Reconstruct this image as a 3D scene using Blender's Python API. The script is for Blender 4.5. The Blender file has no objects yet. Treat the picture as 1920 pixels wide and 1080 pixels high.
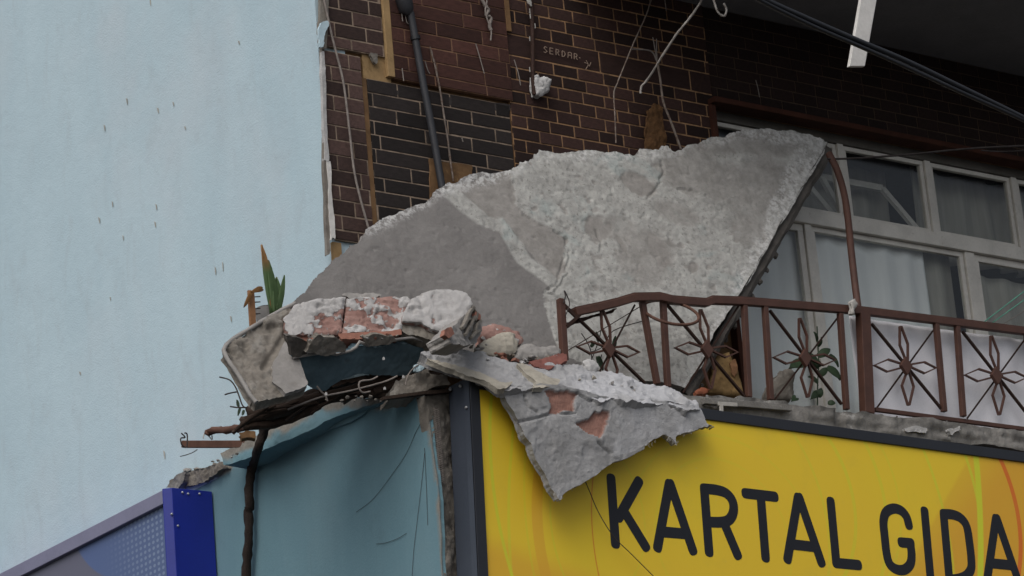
import bpy, math, random
import numpy as np
from mathutils import Vector, Matrix

# ------------------------------------------------------------------ camera
F_PX = 6150.0
PITCH, AZ, ROLL = math.radians(18.4), math.radians(52.6), math.atan(.09)
_h = np.array([math.cos(AZ), math.sin(AZ), 0.0])
_r0 = np.array([math.sin(AZ), -math.cos(AZ), 0.0])
FWD = _h*math.cos(PITCH)+np.array([0, 0, math.sin(PITCH)])
_u0 = np.cross(_r0, FWD)
RGT = _r0*math.cos(ROLL)-_u0*math.sin(ROLL)
UPV = _r0*math.sin(ROLL)+_u0*math.cos(ROLL)

def ray(x, y):
    d = FWD*F_PX+RGT*(x-960)-UPV*(y-540)
    return d/np.linalg.norm(d)
CAM = np.array([0, 0, 7.5])-ray(800, 745)*21.0      # the wall corner (0,0,7.5) seen 21 m away

def hit(x, y, ax, v):
    d = ray(x, y)
    return CAM+d*((v-CAM[ax])/d[ax])
def Q(x, y, Y=0.0): return hit(x, y, 1, Y)
def QX(x, y, X=0.0): return hit(x, y, 0, X)
def onpl(x, y, p, n):
    d = ray(x, y)
    return CAM+d*((p-CAM).dot(n)/d.dot(n))
def proj(P):
    d = P-CAM
    k = F_PX/(d@FWD)
    return 960+(d@RGT)*k, 540-(d@UPV)*k

scene = bpy.context.scene
COL = scene.collection
cd = bpy.data.cameras.new('camera')
cam = bpy.data.objects.new('camera', cd)
COL.objects.link(cam)
cd.sensor_width = 36
cd.lens = 36*F_PX/1920
cd.clip_start, cd.clip_end = .1, 3000
cam.matrix_world = Matrix(((RGT[0], UPV[0], -FWD[0], CAM[0]), (RGT[1], UPV[1], -FWD[1], CAM[1]),
                           (RGT[2], UPV[2], -FWD[2], CAM[2]), (0, 0, 0, 1)))
scene.camera = cam

# ------------------------------------------------------------------ overcast daylight
SUN_EL, SUN_DIR = math.radians(50), Vector((-.84, -.54, 0)).normalized()     # horizontal direction towards the sun
w = bpy.data.worlds.new('World')
scene.world = w
w.use_nodes = True
nt = w.node_tree
nt.nodes.clear()
sky = nt.nodes.new('ShaderNodeTexSky')
sky.sky_type = 'NISHITA'
sky.sun_disc = False
sky.sun_elevation = SUN_EL
sky.sun_rotation = math.atan2(SUN_DIR.x, SUN_DIR.y)
sky.dust_density = 4.0
hsv = nt.nodes.new('ShaderNodeHueSaturation')
hsv.inputs['Saturation'].default_value = .42
bg = nt.nodes.new('ShaderNodeBackground')
bg.inputs['Strength'].default_value = .098
wo = nt.nodes.new('ShaderNodeOutputWorld')
nt.links.new(sky.outputs[0], hsv.inputs['Color'])
nt.links.new(hsv.outputs[0], bg.inputs[0])
nt.links.new(bg.outputs[0], wo.inputs[0])
sl = bpy.data.lights.new('sun', 'SUN')
sl.energy = .85
sl.angle = math.radians(55)
sl.color = (1, .985, .96)
sun = bpy.data.objects.new('sun', sl)
COL.objects.link(sun)
sd = Vector((SUN_DIR.x*math.cos(SUN_EL), SUN_DIR.y*math.cos(SUN_EL), math.sin(SUN_EL)))
sun.rotation_euler = sd.to_track_quat('Z', 'Y').to_euler()
sun.location = (-20, -20, 30)
vs = scene.view_settings
vs.view_transform = 'Standard'
vs.look = 'None'
vs.exposure = 0.34
vs.gamma = 1
vs.use_curve_mapping = False

# ------------------------------------------------------------------ noise
rnd = random.Random(11)
def _hash(i, j, s):
    n = (i.astype(np.int64)*374761393+j.astype(np.int64)*668265263+int(s)*974711) & 0xffffffff
    n = ((n ^ (n >> 13))*1274126177) & 0xffffffff
    return ((n ^ (n >> 16)) & 0xffff)/65535.0
def vn(x, y, s=0):
    x, y = np.asarray(x, float), np.asarray(y, float)
    i, j = np.floor(x), np.floor(y)
    a, b = x-i, y-j
    a, b = a*a*(3-2*a), b*b*(3-2*b)
    return ((_hash(i, j, s)*(1-a)+_hash(i+1, j, s)*a)*(1-b)+(_hash(i, j+1, s)*(1-a)+_hash(i+1, j+1, s)*a)*b)*2-1
def fbm(x, y, s=0, o=4):
    t, a = 0, 1
    for k in range(o):
        t = t+a*vn(x*2**k, y*2**k, s+k*17)
        a *= .5
    return t/1.6
def sstep(a, b, x):
    t = np.clip((x-a)/(b-a), 0, 1)
    return t*t*(3-2*t)

# ------------------------------------------------------------------ materials
class NT:
    def __init__(s, name):
        s.m = bpy.data.materials.new(name)
        s.m.use_nodes = True
        s.t = s.m.node_tree
        s.b = s.t.nodes['Principled BSDF']
        s.co = s.n('ShaderNodeTexCoord').outputs['Object']
    def n(s, k): return s.t.nodes.new(k)
    def put(s, i, v):
        if isinstance(v, bpy.types.NodeSocket): s.t.links.new(v, i)
        elif isinstance(v, (tuple, list)) and len(v) == 3 and i.type == 'RGBA': i.default_value = (*v, 1)
        else: i.default_value = v
    def math(s, op, a, b=0.0, clamp=False):
        k = s.n('ShaderNodeMath'); k.operation = op; k.use_clamp = clamp
        s.put(k.inputs[0], a); s.put(k.inputs[1], b)
        return k.outputs[0]
    def mix(s, f, a, b, mode='MIX'):
        k = s.n('ShaderNodeMixRGB'); k.blend_type = mode
        s.put(k.inputs[0], f); s.put(k.inputs[1], a); s.put(k.inputs[2], b)
        return k.outputs[0]
    def map(s, scale):
        k = s.n('ShaderNodeMapping'); s.put(k.inputs['Vector'], s.co); k.inputs['Scale'].default_value = scale
        return k.outputs[0]
    def noise(s, scale, det=4, rough=.55, vec=None, dist=0):
        k = s.n('ShaderNodeTexNoise'); s.put(k.inputs['Vector'], vec if vec is not None else s.co)
        k.inputs['Scale'].default_value = scale; k.inputs['Detail'].default_value = det
        k.inputs['Roughness'].default_value = rough; k.inputs['Distortion'].default_value = dist
        return k.outputs['Fac']
    def rng(s, v, a, b, c=0.0, d=1.0):
        k = s.n('ShaderNodeMapRange'); k.interpolation_type = 'SMOOTHSTEP'
        s.put(k.inputs[0], v)
        for i, q in enumerate((a, b, c, d)): s.put(k.inputs[1+i], q)
        return k.outputs[0]
    def attr(s, name):
        k = s.n('ShaderNodeAttribute'); k.attribute_name = name
        return k.outputs['Fac']
    def rand(s): return s.n('ShaderNodeObjectInfo').outputs['Random']
    def xyz(s):
        k = s.n('ShaderNodeSeparateXYZ'); s.put(k.inputs[0], s.co)
        return k.outputs
    def bump(s, hgt, strength=.4, dist=.01):
        k = s.n('ShaderNodeBump'); k.inputs['Strength'].default_value = strength; k.inputs['Distance'].default_value = dist
        s.put(k.inputs['Height'], hgt)
        s.t.links.new(k.outputs[0], s.b.inputs['Normal'])
    def done(s, col, rough=.85, spec=.3, metal=0.0):
        s.put(s.b.inputs['Base Color'], col)
        s.put(s.b.inputs['Roughness'], rough)
        s.b.inputs['Specular IOR Level'].default_value = spec
        s.b.inputs['Metallic'].default_value = metal
        return s.m

def mul(c, k): return tuple(min(1, v*k) for v in c)
M = {}
def simple(name, c, var=.25, scale=5, fine=60, bump=.35, bd=.006, rough=.88, spec=.25, metal=0., c2=None, c2t=(.55, .75), rand=0.):
    q = NT(name)
    a = q.noise(scale, 5, .6)
    col = q.mix(q.rng(a, .3, .7), mul(c, 1-var), mul(c, 1+var))
    if c2: col = q.mix(q.rng(q.noise(scale*1.7, 6, .7, dist=.4), *c2t), col, c2)
    f = q.noise(fine, 5, .65)
    col = q.mix(.35, col, q.mix(f, mul(c, .55), mul(c, 1.35)))
    if rand:
        k = q.n('ShaderNodeHueSaturation'); q.put(k.inputs['Color'], col)
        q.put(k.inputs['Value'], q.rng(q.rand(), 0., 1., 1-rand, 1+rand)); col = k.outputs[0]
    q.bump(q.math('ADD', f, q.math('MULTIPLY', a, .6)), bump, bd)
    M[name] = q.done(col, rough, spec, metal)
    return M[name]

simple('nick', (.36, .355, .32), .2)
# pale render on the side wall
q = NT('pale_render')
st = q.noise(.8, 5, .6, vec=q.map((1, 1.5, .5)), dist=.5)
bl = q.noise(.55, 4, .6)
base = q.mix(q.rng(st, .2, .8), (.425, .56, .62), (.49, .62, .675))
base = q.mix(q.math('MULTIPLY', q.rng(bl, .48, .72), .5), base, (.52, .565, .60))
base = q.mix(q.math('MULTIPLY', q.rng(q.noise(2.2, 7, .72, vec=q.map((1, 2.0, .8)), dist=.6), .48, .74), .55), base, (.40, .485, .525))
f = q.noise(70, 5, .65)
base = q.mix(.12, base, q.mix(f, (.3, .36, .4), (.7, .8, .85)))
q.bump(q.math('ADD', f, q.math('MULTIPLY', q.noise(9, 4), 1.2)), .4, .008)
M['pale'] = q.done(base, .9, .2)
# turquoise render
q = NT('turquoise_render')
st = q.noise(1.3, 5, .62, vec=q.map((1, 2.2, .35)))
base = q.mix(q.rng(st, .28, .74), (.14, .25, .295), (.165, .285, .33))
base = q.mix(q.math('MULTIPLY', q.rng(q.noise(3.1, 6, .7), .53, .75), .4), base, (.125, .20, .23))
base = q.mix(q.math('MULTIPLY', q.rng(q.noise(1.1, 3, .6), .5, .75), .5), base, (.19, .285, .32))
base = q.mix(q.math('MULTIPLY', q.rng(q.noise(2.2, 5, .7, vec=q.map((1, 9, .5))), .62, .8), .45), base, (.05, .065, .06))
f = q.noise(55, 5, .65)
base = q.mix(.14, base, q.mix(f, (.03, .07, .09), (.2, .34, .38)))
base = q.mix(q.attr('a'), base, q.mix(f, (.13, .12, .105), (.34, .32, .28)))
q.bump(q.math('ADD', f, q.math('MULTIPLY', q.noise(7, 4), .8)), .3, .006)
M['turq'] = q.done(base, .85, .25)

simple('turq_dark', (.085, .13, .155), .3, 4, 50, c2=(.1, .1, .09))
simple('concrete', (.27, .255, .24), .22, 4, 55, .5, .008, c2=(.17, .155, .14))
simple('concrete_brown', (.19, .17, .145), .3, 6, 60, .6, .01, c2=(.28, .265, .24), c2t=(.5, .68))
simple('concrete_dark', (.10, .09, .08), .35, 7, 60, .6, .01)
simple('ledge_concrete', (.20, .19, .175), .35, 6, 60, .6, .01, c2=(.42, .41, .39), c2t=(.6, .7))
simple('mortar_white', (.46, .45, .44), .2, 7, 70, .7, .01, c2=(.34, .32, .30))
simple('plaster_cream', (.36, .33, .275), .2, 8, 70, .6, .01)
simple('terracotta', (.27, .125, .09), .22, 8, 80, .4, .004)
simple('tile_red', (.20, .08, .065), .2, 8, 80, .3, .004)
simple('soffit', (.17, .165, .165), .12, 2.5, 40, .2, .005, c2=(.13, .125, .125))
simple('backing', (.075, .05, .033), .3, 5, 60)  # mortar over the window, its colour darkened for the soffit shade
simple('foam', (.32, .21, .10), .3, 6, 60, .3, c2=(.14, .085, .035), c2t=(.55, .72))
simple('foam_brown', (.15, .085, .04), .35, 7, 60, c2=(.28, .17, .07))
simple('mortar_tan', (.34, .20, .105), .35, 5, 70, c2=(.10, .06, .038), c2t=(.45, .62))
simple('mortar_red', (.22, .125, .075), .4, 4, 70, c2=(.08, .045, .03), c2t=(.48, .62))
simple('mortar_grey', (.31, .235, .175), .35, 5, 70, c2=(.10, .075, .055), c2t=(.45, .62))
def brickmat(name, c, var):
    q = NT(name)
    a = q.noise(6, 5, .65); f = q.noise(70, 5, .65)
    col = q.mix(q.rng(a, .3, .72), mul(c, .62), mul(c, 1.35))
    col = q.mix(.3, col, q.mix(f, mul(c, .4), mul(c, 1.6)))
    col = q.mix(q.math('MULTIPLY', q.rng(q.noise(22, 6, .75), .64, .72), .35), col, mul(c, 3.))
    k = q.n('ShaderNodeHueSaturation'); q.put(k.inputs['Color'], col)
    q.put(k.inputs['Value'], q.rng(q.rand(), 0., 1., 1-var, 1+var)); col = k.outputs[0]
    q.bump(f, .5, .004)
    M[name] = q.done(col, .8, .25)
brickmat('brick_red', (.062, .026, .020), .4)
brickmat('brick_left', (.070, .042, .036), .45)
brickmat('brick_dark', (.021, .0165, .0155), .35)
brickmat('brick_brown', (.034, .017, .014), .5)
brickmat('brick_shaded', (.018, .009, .0075), .25)  # brown brick with the shade under the soffit put into its colour
simple('scratch', (.30, .22, .17), .2)
simple('rust_paint', (.078, .034, .023), .22, 9, 90, .25, .002, .6, .4, c2=(.05, .022, .016), c2t=(.6, .72))
simple('rust_dark', (.035, .017, .012), .3, 9, 90, .3, .003, .75)
simple('rust_flake', (.10, .05, .02), .45, 14, 90, .8, .01, c2=(.03, .018, .012))
simple('rust_steel', (.10, .05, .035), .3, 12, 90, .4, .003, .8)
simple('rebar', (.20, .165, .14), .4, 18, 120, .5, .003, .85, c2=(.09, .045, .03), c2t=(.45, .6))
simple('rebar_white', (.40, .37, .34), .3, 18, 120, .5, .003, .85, c2=(.12, .08, .06), c2t=(.5, .62))
simple('black_rubber', (.010, .011, .014), .2, 8, 60, .1, .001, .45, .5)
simple('pipe_grey', (.030, .031, .036), .2, 8, 60, .15, .002, .55, .4)
simple('wire_grey', (.23, .20, .18), .3, 20, 90)
simple('wire_dark', (.05, .042, .04), .3, 20, 90)
simple('wire_green', (.10, .33, .24), .1, 20, 90, rough=.5)
simple('cord_white', (.42, .40, .37), .2, 20, 90)
simple('timber_white', (.62, .60, .57), .12, 6, 50, .3, c2=(.42, .39, .35), c2t=(.58, .75))
simple('timber_tan', (.27, .14, .07), .25, 10, 70)
simple('dark_wood', (.040, .026, .019), .4, 9, 70, .6, .008, c2=(.09, .065, .05), c2t=(.55, .7))
simple('bark', (.030, .021, .017), .45, 12, 80, .8, .012, c2=(.10, .08, .07), c2t=(.62, .72))
simple('frame_paint', (.60, .575, .525), .14, 5, 60, .25, .004, .6, .35, c2=(.34, .305, .26), c2t=(.6, .76))
simple('frame_head_shaded', (.12, .112, .10), .2, 5, 60, c2=(.07, .062, .055))  # frame paint darkened to imitate the shadow on the window head
simple('trim_red', (.055, .019, .011), .3, 6, 60)
simple('slate_metal', (.050, .060, .080), .12, 2.5, 60, .08, .002, .45, .45)
simple('black_metal', (.016, .018, .024), .15, 3, 60, .08, .002, .5, .45)
simple('blue_metal', (.010, .022, .25), .12, 2.5, 60, .08, .002, .42, .45)
simple('lavender_metal', (.20, .20, .29), .1, 3, 60, .08, .002, .5, .4)
simple('letter_black', (.012, .013, .018), .12, 4, 60, .05, .001, .55, .35)
simple('steel', (.55, .55, .55), .1, 20, 90, .1, .001, .35, .5, .8)
simple('cloth_white', (.76, .75, .79), .08, 3, 120, .15, .002, .9, .1, c2=(.66, .65, .70))
simple('leaf_green', (.032, .058, .026), .3, 14, 60, .2, .002, .6, .4)
simple('leaf_dark', (.030, .050, .026), .3, 14, 60, .2, .002, .6, .4)
simple('leaf_brown', (.20, .10, .035), .35, 16, 60, .2, .002, .75)
simple('asphalt', (.055, .055, .057), .2, .4, 30, .3)
simple('shop_wall', (.20, .19, .18), .15, 2, 40)
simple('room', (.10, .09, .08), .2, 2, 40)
simple('cardboard', (.26, .165, .07), .3, 9, 60, c2=(.10, .06, .03), c2t=(.55, .65))
simple('orange_plastic', (.25, .085, .045), .1, 9, 60)
simple('pot_grey', (.14, .135, .13), .2, 9, 60)
# yellow-brown to green succulent leaf
q = NT('agave_leaf')
z = q.attr('a')
col = q.mix(q.rng(z, .45, .72), q.mix(q.noise(30), (.045, .095, .03), (.085, .135, .05)), q.mix(q.noise(40), (.17, .075, .025), (.30, .17, .06)))
M['agave'] = q.done(col, .6, .4)
# curtains
q = NT('curtain_cloth')
f = q.noise(3, 4, .6, vec=q.map((6, 1, .4)))
M['curtain'] = q.done(q.mix(f, (.74, .75, .75), (.88, .89, .88)), .95, .05)
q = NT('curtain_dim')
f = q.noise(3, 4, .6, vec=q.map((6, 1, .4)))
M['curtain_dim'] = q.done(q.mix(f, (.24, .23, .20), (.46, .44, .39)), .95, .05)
# glass
q = NT('window_glass')
t = q.t
tr = q.n('ShaderNodeBsdfTransparent'); tr.inputs[0].default_value = (.93, .94, .935, 1)
gl = q.n('ShaderNodeBsdfGlossy'); gl.inputs['Roughness'].default_value = .06
lw_ = q.n('ShaderNodeLayerWeight'); fac = q.math('ADD', q.math('MULTIPLY', q.math('POWER', lw_.outputs['Facing'], 4.0), .6), .03)
bpn = q.n('ShaderNodeBump'); bpn.inputs['Strength'].default_value = .03; q.put(bpn.inputs['Height'], q.noise(2.0, 2))
t.links.new(bpn.outputs[0], gl.inputs['Normal'])
mx = q.n('ShaderNodeMixShader')
t.links.new(fac, mx.inputs[0]); t.links.new(tr.outputs[0], mx.inputs[1]); t.links.new(gl.outputs[0], mx.inputs[2])
t.links.new(mx.outputs[0], t.nodes['Material Output'].inputs[0])
M['glass'] = q.m
# slab: smooth grey concrete, pale crusty plaster (a), stripped brownish recesses (b), white dust (c)
q = NT('slab_concrete')
a, b, c = q.attr('a'), q.attr('b'), q.attr('c')
n1, n2, f = q.noise(2.2, 5, .6), q.noise(9, 6, .7), q.noise(75, 5, .7)
grey = q.mix(q.rng(n1, .3, .7), (.15, .14, .133), (.205, .193, .183))
pla = q.mix(q.rng(n2, .3, .72), (.29, .285, .265), (.46, .455, .425))
pla = q.mix(q.math('MULTIPLY', q.rng(q.noise(3.3, 4, .6, dist=.6), .58, .72), .5), pla, (.30, .37, .36))
pla = q.mix(q.math('MULTIPLY', q.rng(q.noise(38, 6, .75), .57, .64), .7), pla, (.115, .105, .095))
brn = q.mix(q.rng(n2, .3, .7), (.205, .19, .172), (.305, .287, .265))
col = q.mix(b, grey, brn)
col = q.mix(a, col, pla)
col = q.mix(q.math('MULTIPLY', c, q.rng(q.noise(26, 6, .75), .42, .6)), col, (.60, .595, .58))
col = q.mix(.22, col, q.mix(f, (.09, .085, .08), (.46, .45, .44)))
q.bump(q.math('ADD', f, n2), .42, .010)
M['slab'] = q.done(col, .93, .15)
# fallen wall chunk: grey mortar with terracotta showing (a), white dust (c)
q = NT('chunk_mortar')
a, c = q.attr('a'), q.attr('c')
n1, n2, f = q.noise(4, 5, .6), q.noise(14, 6, .7), q.noise(85, 5, .7)
col = q.mix(q.rng(n1, .3, .7), (.24, .235, .23), (.345, .34, .34))
col = q.mix(q.math('MULTIPLY', q.rng(n2, .56, .68), .5), col, (.17, .16, .15))
col = q.mix(c, col, q.mix(n2, (.38, .38, .40), (.60, .60, .62)))
wv = q.n('ShaderNodeTexWave'); q.put(wv.inputs['Vector'], q.co); wv.inputs['Scale'].default_value = 26; wv.inputs['Distortion'].default_value = .6
col = q.mix(a, col, q.mix(wv.outputs['Fac'], (.255, .10, .065), (.36, .16, .105)))
col = q.mix(.2, col, q.mix(f, (.1, .1, .1), (.55, .55, .55)))
q.bump(q.math('ADD', f, n2), .6, .012)
M['chunk'] = q.done(col, .93, .15)
# hollow brick with mortar left on it
q = NT('hollow_brick')
n2, f = q.noise(9, 6, .7, dist=.5), q.noise(85, 5, .7)
col = q.mix(q.rng(q.noise(5, 4), .3, .7), (.22, .095, .07), (.34, .185, .15))
q_m = q.rng(q.math('ADD', q.attr('a'), q.math('MULTIPLY', q.math('SUBTRACT', n2, .5), .5)), .0, .06)
col = q.mix(q_m, col, q.mix(q.noise(20, 5, .7), (.30, .285, .275), (.55, .54, .53)))
col = q.mix(.2, col, q.mix(f, (.1, .09, .09), (.6, .57, .55)))
q.bump(q.math('ADD', q.math('MULTIPLY', f, .5), q_m), .7, .012)
M['hollow'] = q.done(col, .92, .15)

# ------------------------------------------------------------------ objects
def wloc(o):
    v = Vector((0, 0, 0))
    while o:
        v += o.location; o = o.parent
    return v
def tag(o, label=None, cat=None, group=None, kind=None):
    for k, v in (('label', label), ('category', cat), ('group', group), ('kind', kind)):
        if v: o[k] = v
    return o
def thing(name, label, cat, loc, group=None):
    o = bpy.data.objects.new(name, None)
    o.empty_display_size = .1
    COL.objects.link(o)
    o.location = Vector(loc)
    return tag(o, label, cat, group)
def link_mesh(name, me, parent=None, origin=None):
    o = bpy.data.objects.new(name, me)
    COL.objects.link(o)
    if parent: o.parent = parent
    elif origin is not None: o.location = Vector(origin)
    return o
V3 = lambda p: Vector((float(p[0]), float(p[1]), float(p[2])))

class MB:
    def __init__(s): s.v, s.f, s.sm = [], [], []
    def add(s, vs_, fs, smooth=False):
        k = len(s.v)
        s.v += [tuple(map(float, p)) for p in vs_]
        s.f += [tuple(i+k for i in f) for f in fs]
        s.sm += [smooth]*len(fs)
        return s
    def hexa(s, b, t):      # two quads -> closed solid
        return s.add(list(b)+list(t), [(3, 2, 1, 0), (4, 5, 6, 7), (0, 1, 5, 4), (1, 2, 6, 5), (2, 3, 7, 6), (3, 0, 4, 7)])
    def box(s, x0, x1, y0, y1, z0, z1):
        return s.hexa([(x0, y0, z0), (x1, y0, z0), (x1, y1, z0), (x0, y1, z0)], [(x0, y0, z1), (x1, y0, z1), (x1, y1, z1), (x0, y1, z1)])
    def prism(s, pts, ext):
        n = len(pts); e = np.array(ext, float)
        s.add([np.array(p, float) for p in pts]+[np.array(p, float)+e for p in pts],
              [tuple(range(n))[::-1], tuple(range(n, 2*n))]+[(i, (i+1) % n, n+(i+1) % n, n+i) for i in range(n)])
        return s
    def bar(s, p, q_, wd, th, nrm=(0, -1, 0)):      # flat bar, wide across nrm
        p, q_ = V3(p), V3(q_); d = (q_-p).normalized(); n = V3(nrm)
        n = (n-d*n.dot(d)).normalized(); a = d.cross(n)
        c = [(a*sx*wd/2+n*sy*th/2) for sx, sy in ((-1, -1), (1, -1), (1, 1), (-1, 1))]
        return s.hexa([p+k for k in c], [q_+k for k in c])
    def path_bar(s, pts, wd, th, nrm=(0, -1, 0), closed=False):   # mitred flat bar
        P = [V3(p) for p in pts]; n = V3(nrm).normalized(); N = len(P); rings = []
        for i in range(N):
            d0 = (P[i]-P[i-1]).normalized() if (i or closed) else None
            d1 = (P[(i+1) % N]-P[i]).normalized() if (i < N-1 or closed) else None
            d = ((d0 or d1)+(d1 or d0)).normalized(); a = d.cross(n).normalized()
            k = 1.0/max(.5, abs(d.dot(d1 or d0)))
            rings.append([P[i]+a*sx*wd/2*k+n*sy*th/2 for sx, sy in ((-1, -1), (1, -1), (1, 1), (-1, 1))])
        fs = []
        for i in range(N if closed else N-1):
            j = (i+1) % N
            fs += [(i*4+k, i*4+(k+1) % 4, j*4+(k+1) % 4, j*4+k) for k in range(4)]
        if not closed: fs += [(3, 2, 1, 0), tuple((N-1)*4+k for k in range(4))]
        return s.add([v for r in rings for v in r], fs)
    def tube(s, pts, rad, sides=8, smooth=True, wob=0.0):
        P = [V3(p) for p in pts]; N = len(P); rings = []
        up = None
        for i in range(N):
            d = (P[min(i+1, N-1)]-P[max(i-1, 0)]).normalized()
            if up is None: up = d.orthogonal().normalized()
            up = (up-d*up.dot(d)).normalized(); b = d.cross(up)
            r = rad[i] if isinstance(rad, (list, tuple)) else rad
            rings += [P[i]+(up*math.cos(t)+b*math.sin(t))*r*(1+wob*rnd.uniform(-1, 1)) for t in [2*math.pi*k/sides for k in range(sides)]]
        fs = [(i*sides+k, i*sides+(k+1) % sides, (i+1)*sides+(k+1) % sides, (i+1)*sides+k) for i in range(N-1) for k in range(sides)]
        s.add(rings, fs, smooth)
        s.add([rings[k] for k in range(sides)], [tuple(range(sides))[::-1]])
        s.add([rings[(N-1)*sides+k] for k in range(sides)], [tuple(range(sides))])
        return s
    def build(s, name, mat, parent=None, bevel=0.0, origin=None):
        if parent: off = wloc(parent)
        else:
            if origin is None:
                a = np.array(s.v); origin = ((a[:, 0].min()+a[:, 0].max())/2, (a[:, 1].min()+a[:, 1].max())/2, a[:, 2].min())
            off = V3(origin)
        me = bpy.data.meshes.new(name)
        me.from_pydata([tuple(Vector(p)-off) for p in s.v], [], s.f)
        me.polygons.foreach_set('use_smooth', s.sm)
        me.materials.append(M[mat])
        me.update()
        o = link_mesh(name, me, parent, off)
        if bevel:
            b = o.modifiers.new('bevel', 'BEVEL'); b.width = bevel; b.segments = 2; b.limit_method = 'ANGLE'
        return o

def spline(pts, k=6):
    P = [np.array(p, float) for p in pts]; out = []
    for i in range(len(P)-1):
        a, b, c, d = P[max(i-1, 0)], P[i], P[i+1], P[min(i+2, len(P)-1)]
        for t in np.linspace(0, 1, k, endpoint=False):
            out.append(.5*((2*b)+(c-a)*t+(2*a-5*b+4*c-d)*t*t+(3*b-a-3*c+d)*t**3))
    return out+[P[-1]]

def rough_outline(p, amp, levels, seed):
    r = random.Random(seed); P = [np.array(a, float) for a in p]
    for l in range(levels):
        out = []
        for i in range(len(P)):
            a, b = P[i], P[(i+1) % len(P)]; d = b-a; L = np.hypot(*d)
            out.append(a)
            if L > 1e-4: out.append((a+b)/2+np.array([-d[1], d[0]])/L*r.gauss(0, 1)*min(amp, L*.3))
        P = out; amp *= .55
    return np.array(P)

def sheet(name, mat, parent, outline, plane, thick, step, hfun=None, attrs=None, amp=.012, levels=3, seed=1, relief=.006,
          rfreq=14., dome=0., back=.004, smooth=True, px=True, eg=1.0):
    """closed broken slab: outline (pixels or uv) on a plane, height field in front, rough back, real thickness.
    plane=(origin, e1, e2, n): n points to the viewer's side."""
    o, e1, e2, n = plane
    if px:
        uv = []
        for x, y in outline:
            d = onpl(x, y, o, n)-o
            uv.append((d@e1, d@e2))
    else: uv = outline
    poly = rough_outline(uv, amp, levels, seed) if levels else np.array(uv, float)
    u0, v0 = poly.min(0); u1, v1 = poly.max(0)
    nu, nv = int((u1-u0)/step)+2, int((v1-v0)/step)+2
    cu, cv = np.meshgrid(u0+(np.arange(nu)+.5)*step, v0+(np.arange(nv)+.5)*step, indexing='ij')
    inside = np.zeros(cu.shape, bool)
    x1, y1 = poly[-1]
    for x2, y2 in poly:
        if y1 != y2:
            cnd = (y1 > cv) != (y2 > cv)
            inside ^= cnd & (cu < (x2-x1)*(cv-y1)/(y2-y1)+x1)
        x1, y1 = x2, y2
    cells = np.argwhere(inside)
    idx = -np.ones((nu+1, nv+1), int); pts = []; quads = []
    edge = {}
    for i, j in cells:
        qd = []
        for a, b in ((0, 0), (1, 0), (1, 1), (0, 1)):
            if idx[i+a, j+b] < 0:
                idx[i+a, j+b] = len(pts); pts.append((u0+(i+a)*step, v0+(j+b)*step))
            qd.append(idx[i+a, j+b])
        quads.append(tuple(qd))
        for k in range(4):
            e = (qd[k], qd[(k+1) % 4])
            if (e[1], e[0]) in edge: del edge[(e[1], e[0])]
            else: edge[e] = 1
    pts = np.array(pts)
    bnd = np.array(sorted({i for e in edge for i in e}))
    A, B = poly, np.roll(poly, -1, 0)
    D = B-A; L2 = (D**2).sum(1)+1e-12
    def nearest(p):
        t = np.clip(((p[:, None, :]-A)*D).sum(2)/L2, 0, 1)
        c = A+t[:, :, None]*D
        dd = ((c-p[:, None, :])**2).sum(2)
        k = dd.argmin(1); r = np.arange(len(p))
        return c[r, k], np.sqrt(dd[r, k])
    pts[bnd] = nearest(pts[bnd])[0]
    U, Vv = pts[:, 0], pts[:, 1]
    if dome:
        dist = np.concatenate([nearest(pts[k:k+2000])[1] for k in range(0, len(pts), 2000)])
        hd = dome*np.sqrt(np.clip(dist/(dome*1.6), 0, 1))
    else: hd = 0
    flat = o+U[:, None]*e1+Vv[:, None]*e2
    X, Y = proj(flat)
    at = {k: np.broadcast_to(np.asarray(fn(X, Y, U, Vv), float), U.shape).copy() for k, fn in (attrs or {}).items()}
    h = relief*.75*fbm(U*rfreq+seed, Vv*rfreq, seed)+relief*.6*fbm(U*rfreq*4, Vv*rfreq*4, seed+3, 3)+hd
    if hfun is not None: h = h+hfun(X, Y, U, Vv, at)
    front = flat+h[:, None]*n if np.ndim(h) else flat+h*n
    bk = flat-(thick+back*fbm(U*9, Vv*9, seed+5))[:, None]*n
    N = len(pts)
    fs = quads+[tuple(i+N for i in f[::-1]) for f in quads]
    # side wall in several rows so the broken edge is uneven
    bl = sorted(edge)
    nr = max(1, min(10, int(thick/max(step, .012))))
    cen = pts.mean(0); dv = pts[bnd]-cen; dv = dv/(np.hypot(dv[:, 0], dv[:, 1])[:, None]+1e-9)
    out3 = dv[:, :1]*e1+dv[:, 1:]*e2
    pos = {b_: k for k, b_ in enumerate(bnd)}
    rows = []
    for r_ in range(1, nr+1):
        t_ = r_/(nr+1); wz = t_*thick
        g = (.35*fbm(pts[bnd, 0]*22+wz*17, pts[bnd, 1]*22-wz*21, seed+8)-.35*eg)*min(.03, thick*.3)
        rows.append(front[bnd]*(1-t_)+bk[bnd]*t_+out3*g[:, None])
    nb = len(bnd)
    def vid(r_, i_): return i_ if r_ == 0 else (i_+N if r_ == nr+1 else 2*N+(r_-1)*nb+pos[i_])
    for a, b in bl:
        for r_ in range(nr+1): fs.append((vid(r_, b), vid(r_, a), vid(r_+1, a), vid(r_+1, b)))
    allv = np.vstack([front, bk]+rows)
    if parent: off = wloc(parent)
    else: off = V3((allv[:, 0].mean(), allv[:, 1].mean(), allv[:, 2].min()))
    allv = allv-np.array(off)
    me = bpy.data.meshes.new(name)
    me.from_pydata(allv.tolist(), [], fs)
    sm = np.zeros(len(fs), bool); sm[:len(quads)] = smooth
    me.polygons.foreach_set('use_smooth', sm)
    me.materials.append(M[mat])
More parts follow.
